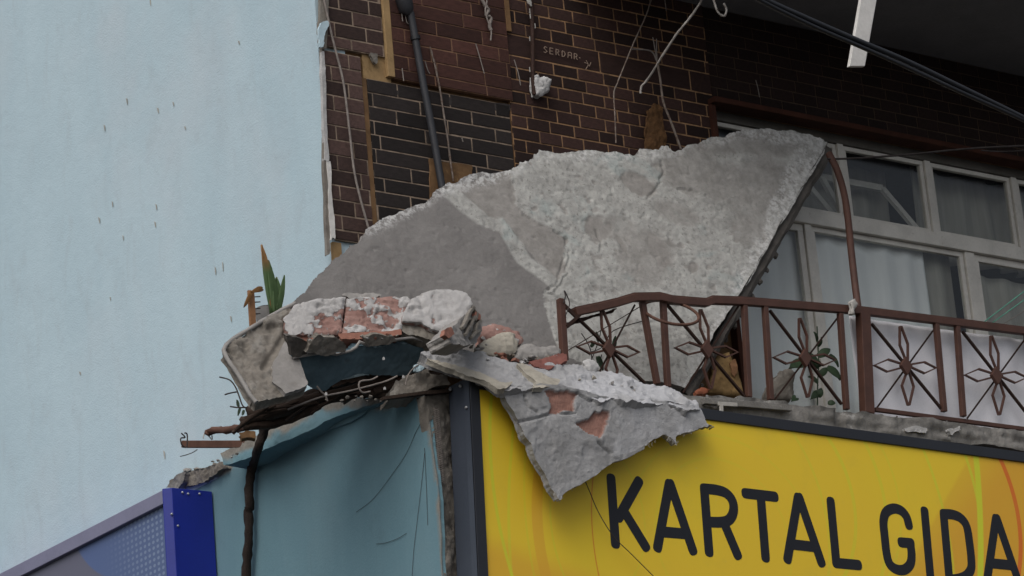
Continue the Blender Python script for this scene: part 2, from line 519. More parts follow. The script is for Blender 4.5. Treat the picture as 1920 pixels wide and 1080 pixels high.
    for k, v in at.items():
        vv = np.zeros(len(allv)); vv[:N] = v
        me.attributes.new(k, 'FLOAT', 'POINT').data.foreach_set('value', vv.astype(np.float32))
    me.update()
    keys = {(min(a, b), max(a, b)) for a, b in bl}
    ev = np.empty(len(me.edges)*2, np.int32); me.edges.foreach_get('vertices', ev)
    ev = np.sort(ev.reshape(-1, 2), 1)
    me.attributes.new('sharp_edge', 'BOOLEAN', 'EDGE').data.foreach_set('value', np.array([(int(a), int(b)) in keys for a, b in ev], bool))
    return link_mesh(name, me, parent, off)

nrmz = lambda a: np.array(a, float)/np.linalg.norm(a)
def mkplane(p, n):
    n = nrmz(n)
    if n@(CAM-p) < 0: n = -n
    e1 = nrmz(np.cross([0, 0, 1.], n)); e2 = np.cross(n, e1)
    return (np.array(p, float), e1, e2, n)
def plane3(a, b, c): return mkplane(a, np.cross(b-a, c-a))
def planeY(Y): return mkplane(np.array([0, Y, 0.]), (0, -1, 0))
def planeX(X): return mkplane(np.array([X, 0, 0.]), (-1, 0, 0))
def view_plane(x, y, Y, tilt=0.0, turn=0.0):
    """plane through pixel (x,y) at depth Y facing roughly to the street, leaning back by tilt, turned by turn"""
    n = np.array([-math.sin(turn)*math.cos(tilt), -math.cos(turn)*math.cos(tilt), math.sin(tilt)])
    return mkplane(Q(x, y, Y), n)
def in_poly(X, Y, poly):
    r = np.zeros(np.shape(X), bool); x1, y1 = poly[-1]
    for x2, y2 in poly:
        if y1 != y2:
            r ^= ((y1 > Y) != (y2 > Y)) & (X < (x2-x1)*(Y-y1)/(y2-y1)+x1)
        x1, y1 = x2, y2
    return r
def dist_line(X, Y, pts):
    d = np.full(np.shape(X), 1e9)
    for (x1, y1), (x2, y2) in zip(pts[:-1], pts[1:]):
        dx, dy = x2-x1, y2-y1
        t = np.clip(((X-x1)*dx+(Y-y1)*dy)/(dx*dx+dy*dy), 0, 1)
        d = np.minimum(d, np.hypot(X-x1-t*dx, Y-y1-t*dy))
    return d

# ================================================================== SETTING
FY = .96          # plane of the brick facade backing
GZ = 2.5          # street level at the shop
SOF = 11.25       # soffit height
def ground():
    vs_, fs = [], []
    xs = [-900, -300, -100, -40, -15, 0, 15, 40, 100, 300, 900]
    ys = [-900, -300, -100, -40, -25, -17, -14, -11, -8, -5, -2.6, 0, 10, 40, 100, 300, 900]
    for y in ys:
        for x in xs:
            t = min(1, max(0, (y+17)/14.4))
            vs_.append((x, y, -.15+(GZ+.15)*t*t*(3-2*t)))
    n = len(xs)
    for j in range(len(ys)-1):
        for i in range(n-1): fs.append((j*n+i, j*n+i+1, (j+1)*n+i+1, (j+1)*n+i))
    tag(MB().add(vs_, fs, True).build('ground', 'asphalt', origin=(0, 0, 0)), kind='structure')
ground()

# ---- pale side wall of the upper floors, with nicks in the render
pw = thing('side_wall', 'tall pale blue rendered side wall of the upper floors with dark nicks', 'wall', (0, 6, 7.7))
wp = sheet('render_coat', 'pale', pw, [(-12.0, 7.66), (-12.0, 16), (-.945, 16), (-.945, 7.66)], (np.zeros(3), np.array([0, -1., 0]), np.array([0, 0, 1.]), np.array([-1., 0, 0])),
           .22, .12, relief=.006, rfreq=1.4, amp=.0, levels=0, px=False, seed=4)
nick = MB()
for i, (x, y, l) in enumerate([(282, 5, 14), (238, 190, 13), (296, 207, 11), (325, 195, 9), (196, 240, 13), (347, 240, 7), (211, 383, 12), (293, 388, 12), (186, 413, 12),
                               (291, 421, 12), (231, 446, 10), (404, 508, 16), (418, 500, 19), (308, 853, 17), (433, 598, 12), (207, 560, 8), (150, 700, 7), (448, 80, 8)]):
    p = QX(x, y, -.006); g = .5+rnd.random()*.6
    pts = [QX(x-1.5*g, y-l/2, -.004), QX(x+1.2*g, y-l/3, -.004), QX(x+1.9*g, y+l*.3, -.004), QX(x+1.6*g, y+l/2, -.004), QX(x-.3, y+l*.1, -.004)]
    MB().prism(pts, (-.003, 0, 0)).build('nick', 'nick', pw)

# broken edge of the render beside the brick siding
edge = thing('render_edge_strip', 'thin chipped white render edge strip hanging beside the brick siding', 'plaster strip', Q(625, 440, .9))
def strip(pxs, mat, Y, th=.03, amp=.006, seed=1, name='strip'):
    return sheet(name, mat, edge, pxs, planeY(Y), th, .012, amp=amp, seed=seed, relief=.004)
strip([(600, -8), (618, -8), (616, 30), (612, 92), (604, 92), (598, 60)], 'concrete_brown', .90, seed=2)
strip([(602, 42), (614, 38), (616, 50), (608, 70), (606, 88), (599, 90), (598, 70)], 'pale', .87, .02, seed=3)
strip([(604, 95), (608, 95), (612, 160), (614, 260), (617, 300), (609, 300), (606, 180)], 'mortar_white', .895, seed=4)
strip([(612, 300), (620, 302), (626, 400), (629, 448), (620, 450), (616, 380)], 'timber_white', .895, seed=5)
strip([(603, 92), (607, 95), (610, 200), (613, 320), (620, 470), (614, 478), (607, 300)], 'concrete_brown', .905, seed=6)

# ---- brick-patterned siding on the front wall
fw = thing('front_wall', 'dark upper front wall clad in loose brown brick panels', 'wall', (4, FY+.15, 7.8))
WX0, WX1, WZ0, WZ1 = 3.52, 8.6, 7.95, 10.44      # window opening
bk = MB()
bk.box(.225, WX0, FY, FY+.25, 7.62, 16).box(.016, .224, FY, FY+.01, 7.62, 16).box(WX0, WX1, FY, FY+.25, WZ1, 16).box(WX1, 11, FY, FY+.25, 7.62, 16).box(WX0, WX1, FY, FY+.25, 7.62, WZ0)
bk.build('wall_backing', 'foam_brown', fw)
unit = {}
def brick_mesh(mat):
    if mat not in unit:
        a, b = .5, .5
        e = .012
        vs_ = [(-.5, .5, -.5), (.5, .5, -.5), (.5, .5, .5), (-.5, .5, .5),
               (-.5, -.3, -.5), (.5, -.3, -.5), (.5, -.3, .5), (-.5, -.3, .5),
               (-.5+e, -.5, -.5+e*2), (.5-e, -.5, -.5+e*2), (.5-e, -.5, .5-e*2), (-.5+e, -.5, .5-e*2)]
        fs = [(8, 9, 10, 11), (4, 5, 9, 8), (5, 6, 10, 9), (6, 7, 11, 10), (7, 4, 8, 11), (0, 1, 5, 4), (1, 2, 6, 5), (2, 3, 7, 6), (3, 0, 4, 7), (3, 2, 1, 0)]
        me = bpy.data.meshes.new('brick'); me.from_pydata(vs_, [], fs); me.materials.append(M[mat]); me.update()
        unit[mat] = me
    return unit[mat]
def panel(x0, x1, z0, z1, yb, th, bw, bh, mat, mortar, seed, j=.011, zoff=0., dbl=None, xoff=0.):
    """siding panel: backing board with proud bricks, running bond"""
    r = random.Random(seed)
    p = MB().box(x0, x1, yb-th, yb-.001, z0, z1).build('siding_panel', mortar, fw)
    off = wloc(fw)
    yf = yb-th
    z = z1-zoff; row = 0
    while z > z0+.02:
        h = bh*r.uniform(.98, 1.02)
        if dbl and row in dbl: h = bh*dbl[row]
        zt = min(z, z1); zb = max(z-h, z0)
        x = x0-bw*(.5 if row % 2 else 0)-xoff+r.uniform(-.08, .08)*bw
        if dbl and row in dbl: x = x0
        while x < x1:
            wd = bw*r.uniform(.9, 1.12)
            if r.random() < .06: wd *= .55
            if dbl and row in dbl: wd = bw*4.0
            a, b = max(x, x0)+(j/2 if x > x0 else .0), min(x+wd, x1)-(j/2 if x+wd < x1 else 0)
            if b-a > .015 and zt-zb-j > .015:
                d = .013
                o = bpy.data.objects.new('brick', brick_mesh(mat)); COL.objects.link(o); o.parent = p
                o.location = Vector(((a+b)/2, yf-.0045+d/2+r.uniform(-.0012, .0012), (zt+zb)/2))-off
                o.scale = (b-a, d, zt-zb-j*r.uniform(.6, 1.3))
                o.rotation_euler = (r.gauss(0, .004), r.gauss(0, .0035), 0)
            x += wd
        z -= h; row += 1
    return p
X_ = lambda x, y: float(Q(x, y, .93)[0])
Z_ = lambda x, y: float(Q(x, y, .93)[2])
zl = Z_(625, 94)
panel(.03, X_(716, 50), zl+.02, 11.5, FY, .035, .25, .108, 'brick_left', 'mortar_grey', 5, .012, zoff=.03)
panel(.02, X_(686, 250), Z_(622, 448), zl-.012, FY, .028, .26, .110, 'brick_left', 'mortar_grey', 6, .012, xoff=.06)
zm = Z_(735, 148)
panel(X_(733, 100), X_(951, 100), zm, 11.5, FY-.002, .045, .44, .106, 'brick_red', 'mortar_red', 7, .009, xoff=.1)
panel(X_(697, 260), X_(960, 260), Z_(700, 470), zm-.03, FY-.003, .022, .43, .104, 'brick_dark', 'mortar_grey', 8, .012, xoff=.18)
xr = X_(953, 150)
panel(xr, WX0, Z_(960, 400), 11.3, FY-.001, .03, .214, .094, 'brick_brown', 'mortar_tan', 9, .0115, zoff=.046, dbl={6: 1.8}, xoff=.1)
panel(WX0+.002, 9.2, WZ1+.04, 11.245, FY-.001, .03, .214, .094, 'brick_shaded', 'backing', 10, .009, zoff=.0, xoff=.05)  # shade under the upper slab is deepened by darker brick and mortar colours
# insulation boards showing between the panels
MB().box(X_(684, 150), X_(735, 150), FY-.018, FY-.002, zm-.1, zl+.1).build('insulation_board', 'foam', fw)
MB().box(X_(690, 300), X_(699, 300), FY-.026, FY-.003, Z_(692, 440), zm-.03).build('insulation_board', 'foam_brown', fw)
MB().box(X_(718, 60), X_(731, 60), FY-.055, FY-.003, zm+.006, 11.5).build('insulation_board', 'foam', fw, .004)
MB().box(X_(945, 40), X_(953, 40), FY-.060, FY-.049, Z_(946, 60), 11.5).build('insulation_board', 'foam_brown', fw)
MB().box(X_(624, 460), X_(640, 460), FY-.03, FY-.002, Z_(630, 560), Z_(624, 448)-.02).build('insulation_board', 'foam', fw)
sheet('torn_board', 'foam_brown', fw, [(805, 296), (885, 310), (890, 350), (860, 390), (808, 400)], planeY(FY-.045), .012, .015, amp=.008, seed=5)
sheet('torn_board', 'concrete_brown', fw, [(694, 98), (708, 100), (709, 112), (705, 120), (698, 110)], planeY(FY-.05), .02, .006, amp=.004, seed=9)
# pieces of dark felt along the panel bottoms
sheet('torn_felt', 'wire_dark', fw, [(700, 160), (780, 172), (870, 188), (957, 196), (957, 208), (880, 200), (830, 196), (760, 178), (700, 168)], planeY(FY-.028), .004, .012, amp=.008, seed=12, relief=.002)

# scratched name on the wide brick
sc = MB()
def glyph(strokes, x, y, sx, sy, w_=1.4, Yp=FY-.052):
    for s_ in strokes:
        pts = [Q(x+a*sx+0, y+b*sy+a*sx*.17, Yp) for a, b in s_]
        sc.path_bar(pts, w_/280., .0025)
G = {'S': [[(.9, .1), (.4, 0), (.1, .25), (.5, .5), (.9, .75), (.5, 1), (.05, .9)]], 'E': [[(.9, 0), (.1, 0), (.1, 1), (.9, 1)], [(.1, .5), (.75, .5)]],
     'R': [[(.1, 1), (.1, 0), (.7, .05), (.8, .3), (.6, .5), (.1, .5)], [(.4, .5), (.9, 1)]], 'D': [[(.1, 0), (.1, 1), (.6, .9), (.9, .5), (.6, .1), (.1, 0)]],
     'A': [[(.05, 1), (.1, .1), (.5, 0), (.9, .1), (.95, 1)], [(.1, .5), (.9, .5)]]}
for i, c in enumerate('SERDAR'):
    glyph(G[c], 1019+i*11.4, 87+i*2.6, 7.5, 11)
sc.bar(Q(1086, 108, FY-.052), Q(1088, 109, FY-.052), .007, .0025)
for s_ in ([(1096, 117), (1101, 119), (1105, 124), (1108, 117)], [(1098, 130), (1103, 122)], [(1099, 113), (1103, 121)]):
    sc.path_bar([Q(a, b, FY-.052) for a, b in s_], .005, .0025)
sc.build('scratched_writing', 'scratch', fw)
# rusty trim round the window head
MB().box(WX0-.05, 9.2, FY-.12, FY+.02, WZ1-.01, WZ1+.035).build('window_trim', 'trim_red', fw, .006)
MB().box(WX0-.05, WX0-.005, FY-.07, FY+.02, WZ0, WZ1-.012).build('window_trim', 'trim_red', fw, .006)

# ---- upper slab remaining overhead, and body of the building
ub = MB()
xs0 = 2.15
rr = random.Random(3)
pts = [(xs0, FY), (xs0+.06, .7), (xs0-.05, .4), (xs0+.1, .1), (xs0+.02, -.3), (xs0+.12, -.9), (11, -.9), (11, FY)]
ub.prism([(x, y, SOF) for x, y in pts], (0, 0, .2))
us = thing('upper_slab', 'dark grey underside of the upper balcony above the window', 'balcony', (7, .1, SOF))
ub.build('slab', 'soffit', us)
MB().box(xs0+.3, 11, -.88, -.65, SOF+.201, SOF+1.0).build('parapet', 'soffit', us)
body = thing('building_body', 'plain floor and walls behind the windows and shop sign', 'building', (5, 5, GZ))
MB().box(.23, 11, .02, .25, GZ, 7.60).build('shop_front', 'shop_wall', body)
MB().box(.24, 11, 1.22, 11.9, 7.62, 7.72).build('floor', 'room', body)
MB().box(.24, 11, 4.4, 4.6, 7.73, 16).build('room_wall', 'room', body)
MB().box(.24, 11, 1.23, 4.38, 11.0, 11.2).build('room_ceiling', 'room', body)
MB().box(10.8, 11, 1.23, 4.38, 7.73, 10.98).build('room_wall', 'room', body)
MB().box(.24, 11, .97+.3, 11.9, 15.9, 16.1).build('roof', 'shop_wall', body)

# ---- turquoise lower side wall with chipped corner
lw = thing('lower_side_wall', 'turquoise painted lower side wall with stained chipped right edge', 'wall', (0, 1.8, GZ))
ol = [(300, 925), (345, 912), (372, 893), (405, 882), (430, 868), (600, 800), (690, 760), (735, 750), (768, 741), (797, 738), (801, 760), (806, 800), (813, 850), (818, 885), (823, 930), (826, 990), (830, 1080), (836, 1170), (842, 1300), (846, 1560), (850, 1900), (300, 2260)]
def edgemask(X, Y, U, Vv):
    d = dist_line(X, Y, [(768, 741), (797, 738), (801, 760), (806, 800), (813, 850), (818, 885), (823, 930), (826, 990), (830, 1080)])
    d2 = dist_line(X, Y, [(345, 912), (372, 893), (405, 882), (600, 800), (690, 760), (735, 750)])
    nz = fbm(U*9, Vv*9, 3)
    return np.maximum(1-sstep(2, 4, d+nz*4), (1-sstep(3, 8, d2+nz*12)))
sheet('rendered_face', 'turq', lw, ol, planeX(0), .03, .03, attrs={'a': edgemask}, amp=.006, levels=3, seed=21, relief=.0012, rfreq=2.2)
MB().box(.036, .22, .03, 3.5, GZ, 7.58).build('wall_core', 'concrete_dark', lw)
# concrete core of the corner, metal bead sticking out
sheet('corner_core', 'concrete_brown', lw, [(797, 738), (846, 732), (850, 800), (853, 900), (858, 1000), (864, 1120), (870, 1500), (845, 1500), (836, 1120), (828, 1000), (820, 900), (806, 800)],
      planeY(-.012), .1, .012, hfun=lambda X, Y, U, V_, at: .022*fbm(U*16, V_*9, 4)-.03*sstep(824, 846, X-(Y-740)*.05), amp=.006, seed=31, relief=.012)
bead = MB()
for k in range(34):
    y0 = 766+k*4.1; x0 = 813+(y0-766)*.075
    bead.path_bar([Q(x0, y0, -.032), Q(x0+5, y0+2, -.034), Q(x0, y0+4.1, -.032)], .005, .003)
    bead.path_bar([Q(x0+10, y0, -.032), Q(x0+5, y0+2, -.034), Q(x0+10, y0+4.1, -.032)], .005, .003)
bead.build('corner_bead', 'wire_grey', lw)
sheet('corner_block', 'concrete_brown', lw, [(742, 712), (760, 704), (800, 692), (806, 700), (840, 704), (846, 722), (800, 733), (770, 738), (745, 742), (730, 745)], view_plane(790, 720, .02, .1, .3), .22, .012, amp=.01, seed=33, relief=.014)
MB().bar(Q(716, 748, .0), Q(806, 736, -.04), .02, .05).bar(Q(800, 738, -.04), Q(866, 731, -.02), .022, .05).build('lintel_strip', 'dark_wood', lw)

# ---- sheared ledge on the side wall
lg = thing('ledge', 'broken turquoise concrete ledge tipping out over the side wall', 'ledge', QX(560, 820, -.1))
def ledge_piece(top, bot, xo, mat_face, name, seed):
    n = len(top)
    out = top+bot[::-1]
    a = QX(*top[0], xo[0]); b = QX(*top[-1], xo[1]); c = QX(*bot[0], xo[0])
    return sheet(name, mat_face, lg, out, plane3(a, b, c), .30, .012, amp=.005, seed=seed, relief=.005, rfreq=24, eg=.3,
                 attrs={'a': lambda X, Y, U, V_: 1-sstep(6, 20, dist_line(X, Y, top)+fbm(U*8, V_*8, 6)*14)})
ledge_piece([(413, 850), (470, 822), (530, 792), (585, 765), (600, 757), (655, 745), (715, 748)], [(420, 872), (470, 857), (540, 825), (600, 797), (640, 778), (680, 763), (716, 753)], (-.22, -.05), 'turq', 'ledge_edge', 41)
sheet('soffit_lip', 'turq', lg, [(428, 872), (500, 846), (560, 820), (590, 822), (600, 812), (660, 790), (690, 768), (735, 752), (640, 776), (540, 823)], planeX(-.02), .05, .014, amp=.004, seed=42, relief=.003,
      attrs={'a': lambda X, Y, U, V_: 0})
sheet('crumbled_top', 'concrete_brown', lg, [(312, 912), (330, 893), (350, 884), (388, 876), (418, 866), (425, 876), (405, 890), (380, 905), (345, 914)], planeX(-.05), .2, .012, amp=.01, seed=43, relief=.02)
sheet('crumbled_top', 'ledge_concrete', lg, [(310, 914), (332, 890), (348, 884), (344, 905), (334, 916)], planeX(-.09), .06, .01, amp=.006, seed=44, relief=.012)

# ---- balcony floor slab at the street front
bs = thing('balcony_slab', 'weathered grey balcony floor edge above the yellow sign', 'balcony', (5, .4, 7.6))
sheet('slab_edge', 'ledge_concrete', bs, [(1040, 722), (1180, 735), (1300, 742), (1380, 748), (1400, 744), (1480, 757), (1590, 772), (1640, 775), (1700, 783), (1800, 793), (1930, 808), (2040, 822), (2040, 870), (1930, 846), (1800, 830), (1600, 806), (1440, 790), (1320, 778), (1180, 764), (1040, 748)],
      planeY(-.05), .9, .018, hfun=lambda X, Y, U, V_, at: .02*fbm(U*4, V_*20, 2)-.04*((np.abs(X-1576) < 9) & (Y > 765)), amp=.012, seed=51, relief=.016)
sheet('slab_edge_patch', 'mortar_white', bs, [(1696, 803), (1720, 798), (1740, 804), (1736, 812), (1700, 810)], planeY(-.075), .03, .008, amp=.006, seed=52)
sheet('slab_edge_patch', 'mortar_white', bs, [(1778, 804), (1800, 798), (1802, 806), (1785, 816)], planeY(-.075), .03, .008, amp=.006, seed=53)
MB().box(2.3, 11, .86, FY, 7.63, 7.9).build('slab_root', 'ledge_concrete', bs)
bar_ = MB().bar(Q(1318, 752, -.09), Q(1482, 766, -.08), .045, .04); bar_.build('steel_angle', 'ledge_concrete', bs, .004)
MB().bar(Q(1346, 757, -.115), Q(1382, 759, -.115), .028, .012).bar(Q(1352, 759, -.118), Q(1353, 776, -.118), .03, .012).build('metal_clip', 'cord_white', bs, .003)

# ================================================================== YELLOW SIGN
SY = -.25
sg = thing('shop_sign', 'yellow shop sign with black rounded letters KARTAL GIDA', 'sign', Q(900, 1180, SY))
def lerp2(a, b, t): return (a[0]+(b[0]-a[0])*t, a[1]+(b[1]-a[1])*t)
TL, BL = Q(881, 706, SY), Q(904, 1200, SY)
z_t = 7.525; TR = np.array([7.6, SY, z_t]); BR = np.array([7.6, SY, BL[2]])
TL = np.array([TL[0], SY, TL[2]])
# face material: yellow print with arcs, in sign coordinates (object space: x,z)
q = NT('sign_print')
ox = wloc(sg)
xyz_ = q.xyz(); sx, sz = xyz_[0], xyz_[2]
def loc2(x, y):
    p = Q(x, y, SY); return p[0]-ox[0], p[2]-ox[2]
def half(p1, p2, soft):        # smooth side-of-line mask
    (x1, y1), (x2, y2) = loc2(*p1), loc2(*p2)
    L = math.hypot(x2-x1, y2-y1); nx, ny = -(y2-y1)/L, (x2-x1)/L
    d = q.math('ADD', q.math('MULTIPLY', q.math('SUBTRACT', sx, x1), nx), q.math('MULTIPLY', q.math('SUBTRACT', sz, y1), ny))
    return q.rng(d, -soft, soft)
col = q.mix(q.rng(q.noise(.7, 2), .35, .65), (.82, .585, .032), (.82, .555, .034))
col = q.mix(q.math('MULTIPLY', half((1890, 830), (1690, 1100), .18), .85), col, (.74, .39, .034))
col = q.mix(q.math('MULTIPLY', half((1812, 870), (1740, 1000), .02), .35), col, (.68, .33, .032))
col = q.mix(q.math('MULTIPLY', half((1130, 1090), (890, 1005), .10), .8), col, (.74, .41, .036))
def arc(p3, wdt, c, fac=.8):
    global col
    (x1, y1), (x2, y2), (x3, y3) = [loc2(*p) for p in p3]
    a = np.array([[x2-x1, y2-y1], [x3-x1, y3-y1]])*2
    b = np.array([x2*x2-x1*x1+y2*y2-y1*y1, x3*x3-x1*x1+y3*y3-y1*y1])
    cx, cy = np.linalg.solve(a, b); R_ = math.hypot(x1-cx, y1-cy)
    dx, dz = q.math('SUBTRACT', sx, float(cx)), q.math('SUBTRACT', sz, float(cy))
    d = q.math('SQRT', q.math('ADD', q.math('MULTIPLY', dx, dx), q.math('MULTIPLY', dz, dz)))
    d = q.math('ABSOLUTE', q.math('SUBTRACT', d, R_))
    m_ = q.rng(d, wdt*.5+.004, wdt*.5-.004 if wdt > .012 else 0.)
    xa_, xb_ = min(x1, x2, x3)-.12, max(x1, x2, x3)+.12
    m_ = q.math('MULTIPLY', m_, q.math('MULTIPLY', q.math('GREATER_THAN', sx, xa_), q.math('LESS_THAN', sx, xb_)))
    col = q.mix(q.math('MULTIPLY', m_, fac), col, c)
LIME, RED, ORG = (.64, .66, .036), (.68, .13, .022), (.74, .37, .036)
for p3, wdt, c, fac in [
    ([(1487, 808), (1525, 879), (1552, 971)], .022, LIME, .3), ([(1554, 819), (1590, 890), (1606, 1003)], .03, LIME, .45), ([(1622, 825), (1649, 890), (1665, 1025)], .03, LIME, .4),
    ([(1650, 830), (1680, 900), (1690, 1010)], .02, LIME, .25), ([(1733, 841), (1755, 900), (1768, 944)], .024, LIME, .6), ([(1809, 844), (1828, 906), (1836, 944)], .026, LIME, .75),
    ([(1831, 844), (1838, 928), (1841, 1025)], .055, LIME, .95), ([(1874, 852), (1904, 933), (1916, 1025)], .04, RED, .85),
    ([(921, 830), (934, 960), (961, 1074)], .024, LIME, .75), ([(961, 841), (956, 971), (961, 1074)], .022, LIME, .5), ([(1000, 760), (985, 900), (1003, 1074)], .016, LIME, .3),
    ([(1013, 890), (1010, 982), (1026, 1079)], .085, ORG, .6), ([(1113, 906), (1112, 982), (1124, 1074)], .009, RED, .75), ([(1040, 900), (1036, 990), (1060, 1078)], .014, LIME, .35),
    ([(1200, 900), (1330, 815), (1480, 900)], .02, LIME, .16), ([(1240, 930), (1350, 860), (1460, 950)], .02, LIME, .14), ([(1150, 840), (1190, 900), (1200, 1060)], .015, LIME, .2)]:
    arc(p3, wdt, c, fac)
dirt = q.noise(2.3, 6, .7)
col = q.mix(q.math('MULTIPLY', q.rng(dirt, .5, .8), .28), col, (.56, .43, .06))
col = q.mix(q.math('MULTIPLY', q.rng(q.noise(38, 6, .8), .6, .72), q.rng(q.noise(2.2, 4, .7), .4, .75, .05, .4)), col, (.52, .47, .36))
q.bump(q.noise(120, 3), .04, .002)
M['sign_print'] = q.done(col, .5, .3)

rf = lambda p, dy: np.array([p[0], p[1]+dy, p[2]])
MB().hexa([rf(TL, .012), rf(TR, .012), rf(BR, .012), rf(BL, .012)], [rf(TL, .05), rf(TR, .05), rf(BR, .05), rf(BL, .05)]).build('sign_face', 'sign_print', sg)
# side sheet and frame bars (a folded metal return at the left, a black angle round the face)
Dp = .235
MB().hexa([BL+[-.004, 0, 0], TL+[-.004, 0, 0], TL+[-.004, Dp, 0], BL+[-.004, Dp, 0]], [BL+[.012, 0, 0], TL+[.012, 0, 0], TL+[.012, Dp, 0], BL+[.012, Dp, 0]]).build('side_panel', 'slate_metal', sg, .003)
e = np.array([-.0075, 0, 0])
MB().hexa([BL+e+[0, .055, 0], TL+e+[0, .055, 0], TL+e+[0, .06, 0], BL+e+[0, .06, 0]], [BL+e*1.6+[0, .0, 0], TL+e*1.6+[0, .0, 0], TL+e*2+[0, .055, 0], BL+e*2+[0, .055, 0]]).build('side_fold', 'slate_metal', sg)
fwid = .07
MB().hexa([BL+[-.006, -.004, 0], BL+[fwid, -.004, 0], TL+[fwid, -.004, 0], TL+[-.006, -.004, 0]], [BL+[-.006, .03, 0], BL+[fwid, .03, 0], TL+[fwid, .03, 0], TL+[-.006, .03, 0]]).build('frame_bar', 'black_metal', sg, .003)
MB().hexa([TL+[fwid+.001, -.003, -.075], TR+[0, -.003, -.075], TR+[0, -.003, 0], TL+[fwid+.001, -.003, 0]], [TL+[fwid+.001, .03, -.075], TR+[0, .03, -.075], TR+[0, .03, 0], TL+[fwid+.001, .03, 0]]).build('frame_bar', 'black_metal', sg, .003)
MB().hexa([TL+[.013, .031, -.01], TR+[0, .031, -.01], TR+[0, Dp, -.01], TL+[.013, Dp, -.01]], [TL+[.013, .031, -.002], TR+[0, .031, -.002], TR+[0, Dp, -.002], TL+[.013, Dp, -.002]]).build('top_panel', 'black_metal', sg)
def screw(p, n, parent, r=.011):
    n = V3(n).normalized(); p = V3(p)
    MB().tube([p-n*.004, p+n*.004, p+n*.009], [r, r, r*.55], 10).build('screw', 'steel', parent)
for x, y in ((844, 730), (863, 724), (874, 764)):
    px = TL[0]+(BL[0]-TL[0])*((y-706)/494.)-.02
    screw(QX(x, y, px), (-1, 0, 0), sg)

# letters
def letter(ch, strokes, org, sc_, wdt=.074, square=()):
    mb = MB()
    for k, s_ in enumerate(strokes):
        P = [Q(org[0]+a/sc_, org[1]+b/sc_, SY) for a, b in s_]
        P2 = [(p[0], p[2]) for p in P]
        if len(P2) > 3: P2 = [tuple(a) for a in spline(P2, 5)]
        y0, y1 = SY+.0105-.0003*k, SY+.02
        # capsule outline of the polyline: body quads + round discs
        n = len(P2); dirs = []
        L_, R_ = [], []
        for i in range(n):
            d0 = np.subtract(P2[i], P2[i-1]) if i else np.subtract(P2[1], P2[0])
            d1 = np.subtract(P2[i+1], P2[i]) if i < n-1 else d0
            d = nrmz(d0)+nrmz(d1); d = nrmz(d); kk = 1/max(.6, d@nrmz(d1))
            a = np.array([-d[1], d[0]])*wdt/2*kk
            L_.append(np.array(P2[i])+a); R_.append(np.array(P2[i])-a)
        d0, d1 = nrmz(np.subtract(P2[1], P2[0])), nrmz(np.subtract(P2[-1], P2[-2]))
        def cap(c, d, from_l):
            a0 = math.atan2(d[1], d[0]); out = []
            for t in np.linspace(-math.pi/2, math.pi/2, 9)[1:-1]:
                cc, ss = math.cos(t), math.sin(t)
                ex = .8        # a little squared-off, like the lettering
                cc, ss = math.copysign(abs(cc)**ex, cc), math.copysign(abs(ss)**ex, ss)
                out.append(np.array(c)+wdt/2*(np.array(d)*cc+np.array([-d[1], d[0]])*ss))
            return out
        ring = R_[:]+cap(P2[-1], d1, 0)+L_[::-1]+cap(P2[0], -d0, 1)
        # triangulate as quad strip + caps to stay valid on curves
        nn = len(ring)
        vs_ = [(p[0], y0, p[1]) for p in ring]+[(p[0], y1, p[1]) for p in ring]
        fs = []
        c1 = len(R_); ncap = 7
        Li = lambda i: c1+ncap+(n-1-i)
        for i in range(n-1): fs.append((i, i+1, Li(i+1), Li(i)))
        fs.append(tuple([n-1]+list(range(c1, c1+ncap))+[Li(n-1)]))
        fs.append(tuple([Li(0)]+list(range(c1+ncap+n, nn))+[0]))
        fs += [(i, (i+1) % nn, nn+(i+1) % nn, nn+i) for i in range(nn)]
        mb.add(vs_, fs)
    o = mb.build('letter', 'letter_black', sg)
    o['label'] = 'black rounded letter '+ch+' on the yellow sign'
A7, A8 = (1120, 860), (1520, 860)
letter('K', [[(133, 178), (172, 757)], [(380, 205), (205, 520)], [(250, 470), (442, 785)]], A7, 4.8)
letter('A', [[(655, 228), (552, 792)], [(668, 228), (868, 818)], [(600, 655), (800, 672)]], A7, 4.8)
letter('R', [[(972, 275), (1015, 833)], [(972, 266), (1080, 277), (1165, 305), (1220, 365), (1237, 440), (1222, 510), (1180, 555), (1110, 568), (1000, 565)], [(1150, 575), (1270, 860)]], A7, 4.8)
letter('T', [[(1345, 308), (1603, 338)], [(1480, 330), (1523, 883)]], A7, 4.8)
letter('A', [[(1815, 350), (1722, 897)], [(1828, 350), (2025, 928)], [(1770, 768), (1960, 790)]], A7, 4.8)
letter('L', [[(190, 385), (240, 930)], [(240, 935), (435, 953)]], A8, 4.8)
letter('G', [[(893, 592), (872, 520), (825, 465), (755, 445), (690, 478), (665, 560), (675, 690), (695, 860), (725, 950), (790, 995), (860, 992), (908, 940), (918, 860), (908, 765)], [(910, 757), (828, 750)]], A8, 4.8)
letter('I', [[(1035, 472), (1090, 1090)]], A8, 4.8)
letter('D', [[(1207, 505), (1258, 1085)], [(1207, 494), (1290, 500), (1365, 535), (1415, 610), (1440, 760), (1455, 900), (1452, 990), (1410, 1050), (1340, 1078), (1258, 1085)]], A8, 4.8)
letter('A', [[(1676, 540), (1595, 1110)], [(1688, 540), (1895, 1145)], [(1640, 938), (1812, 955)]], A8, 4.8)

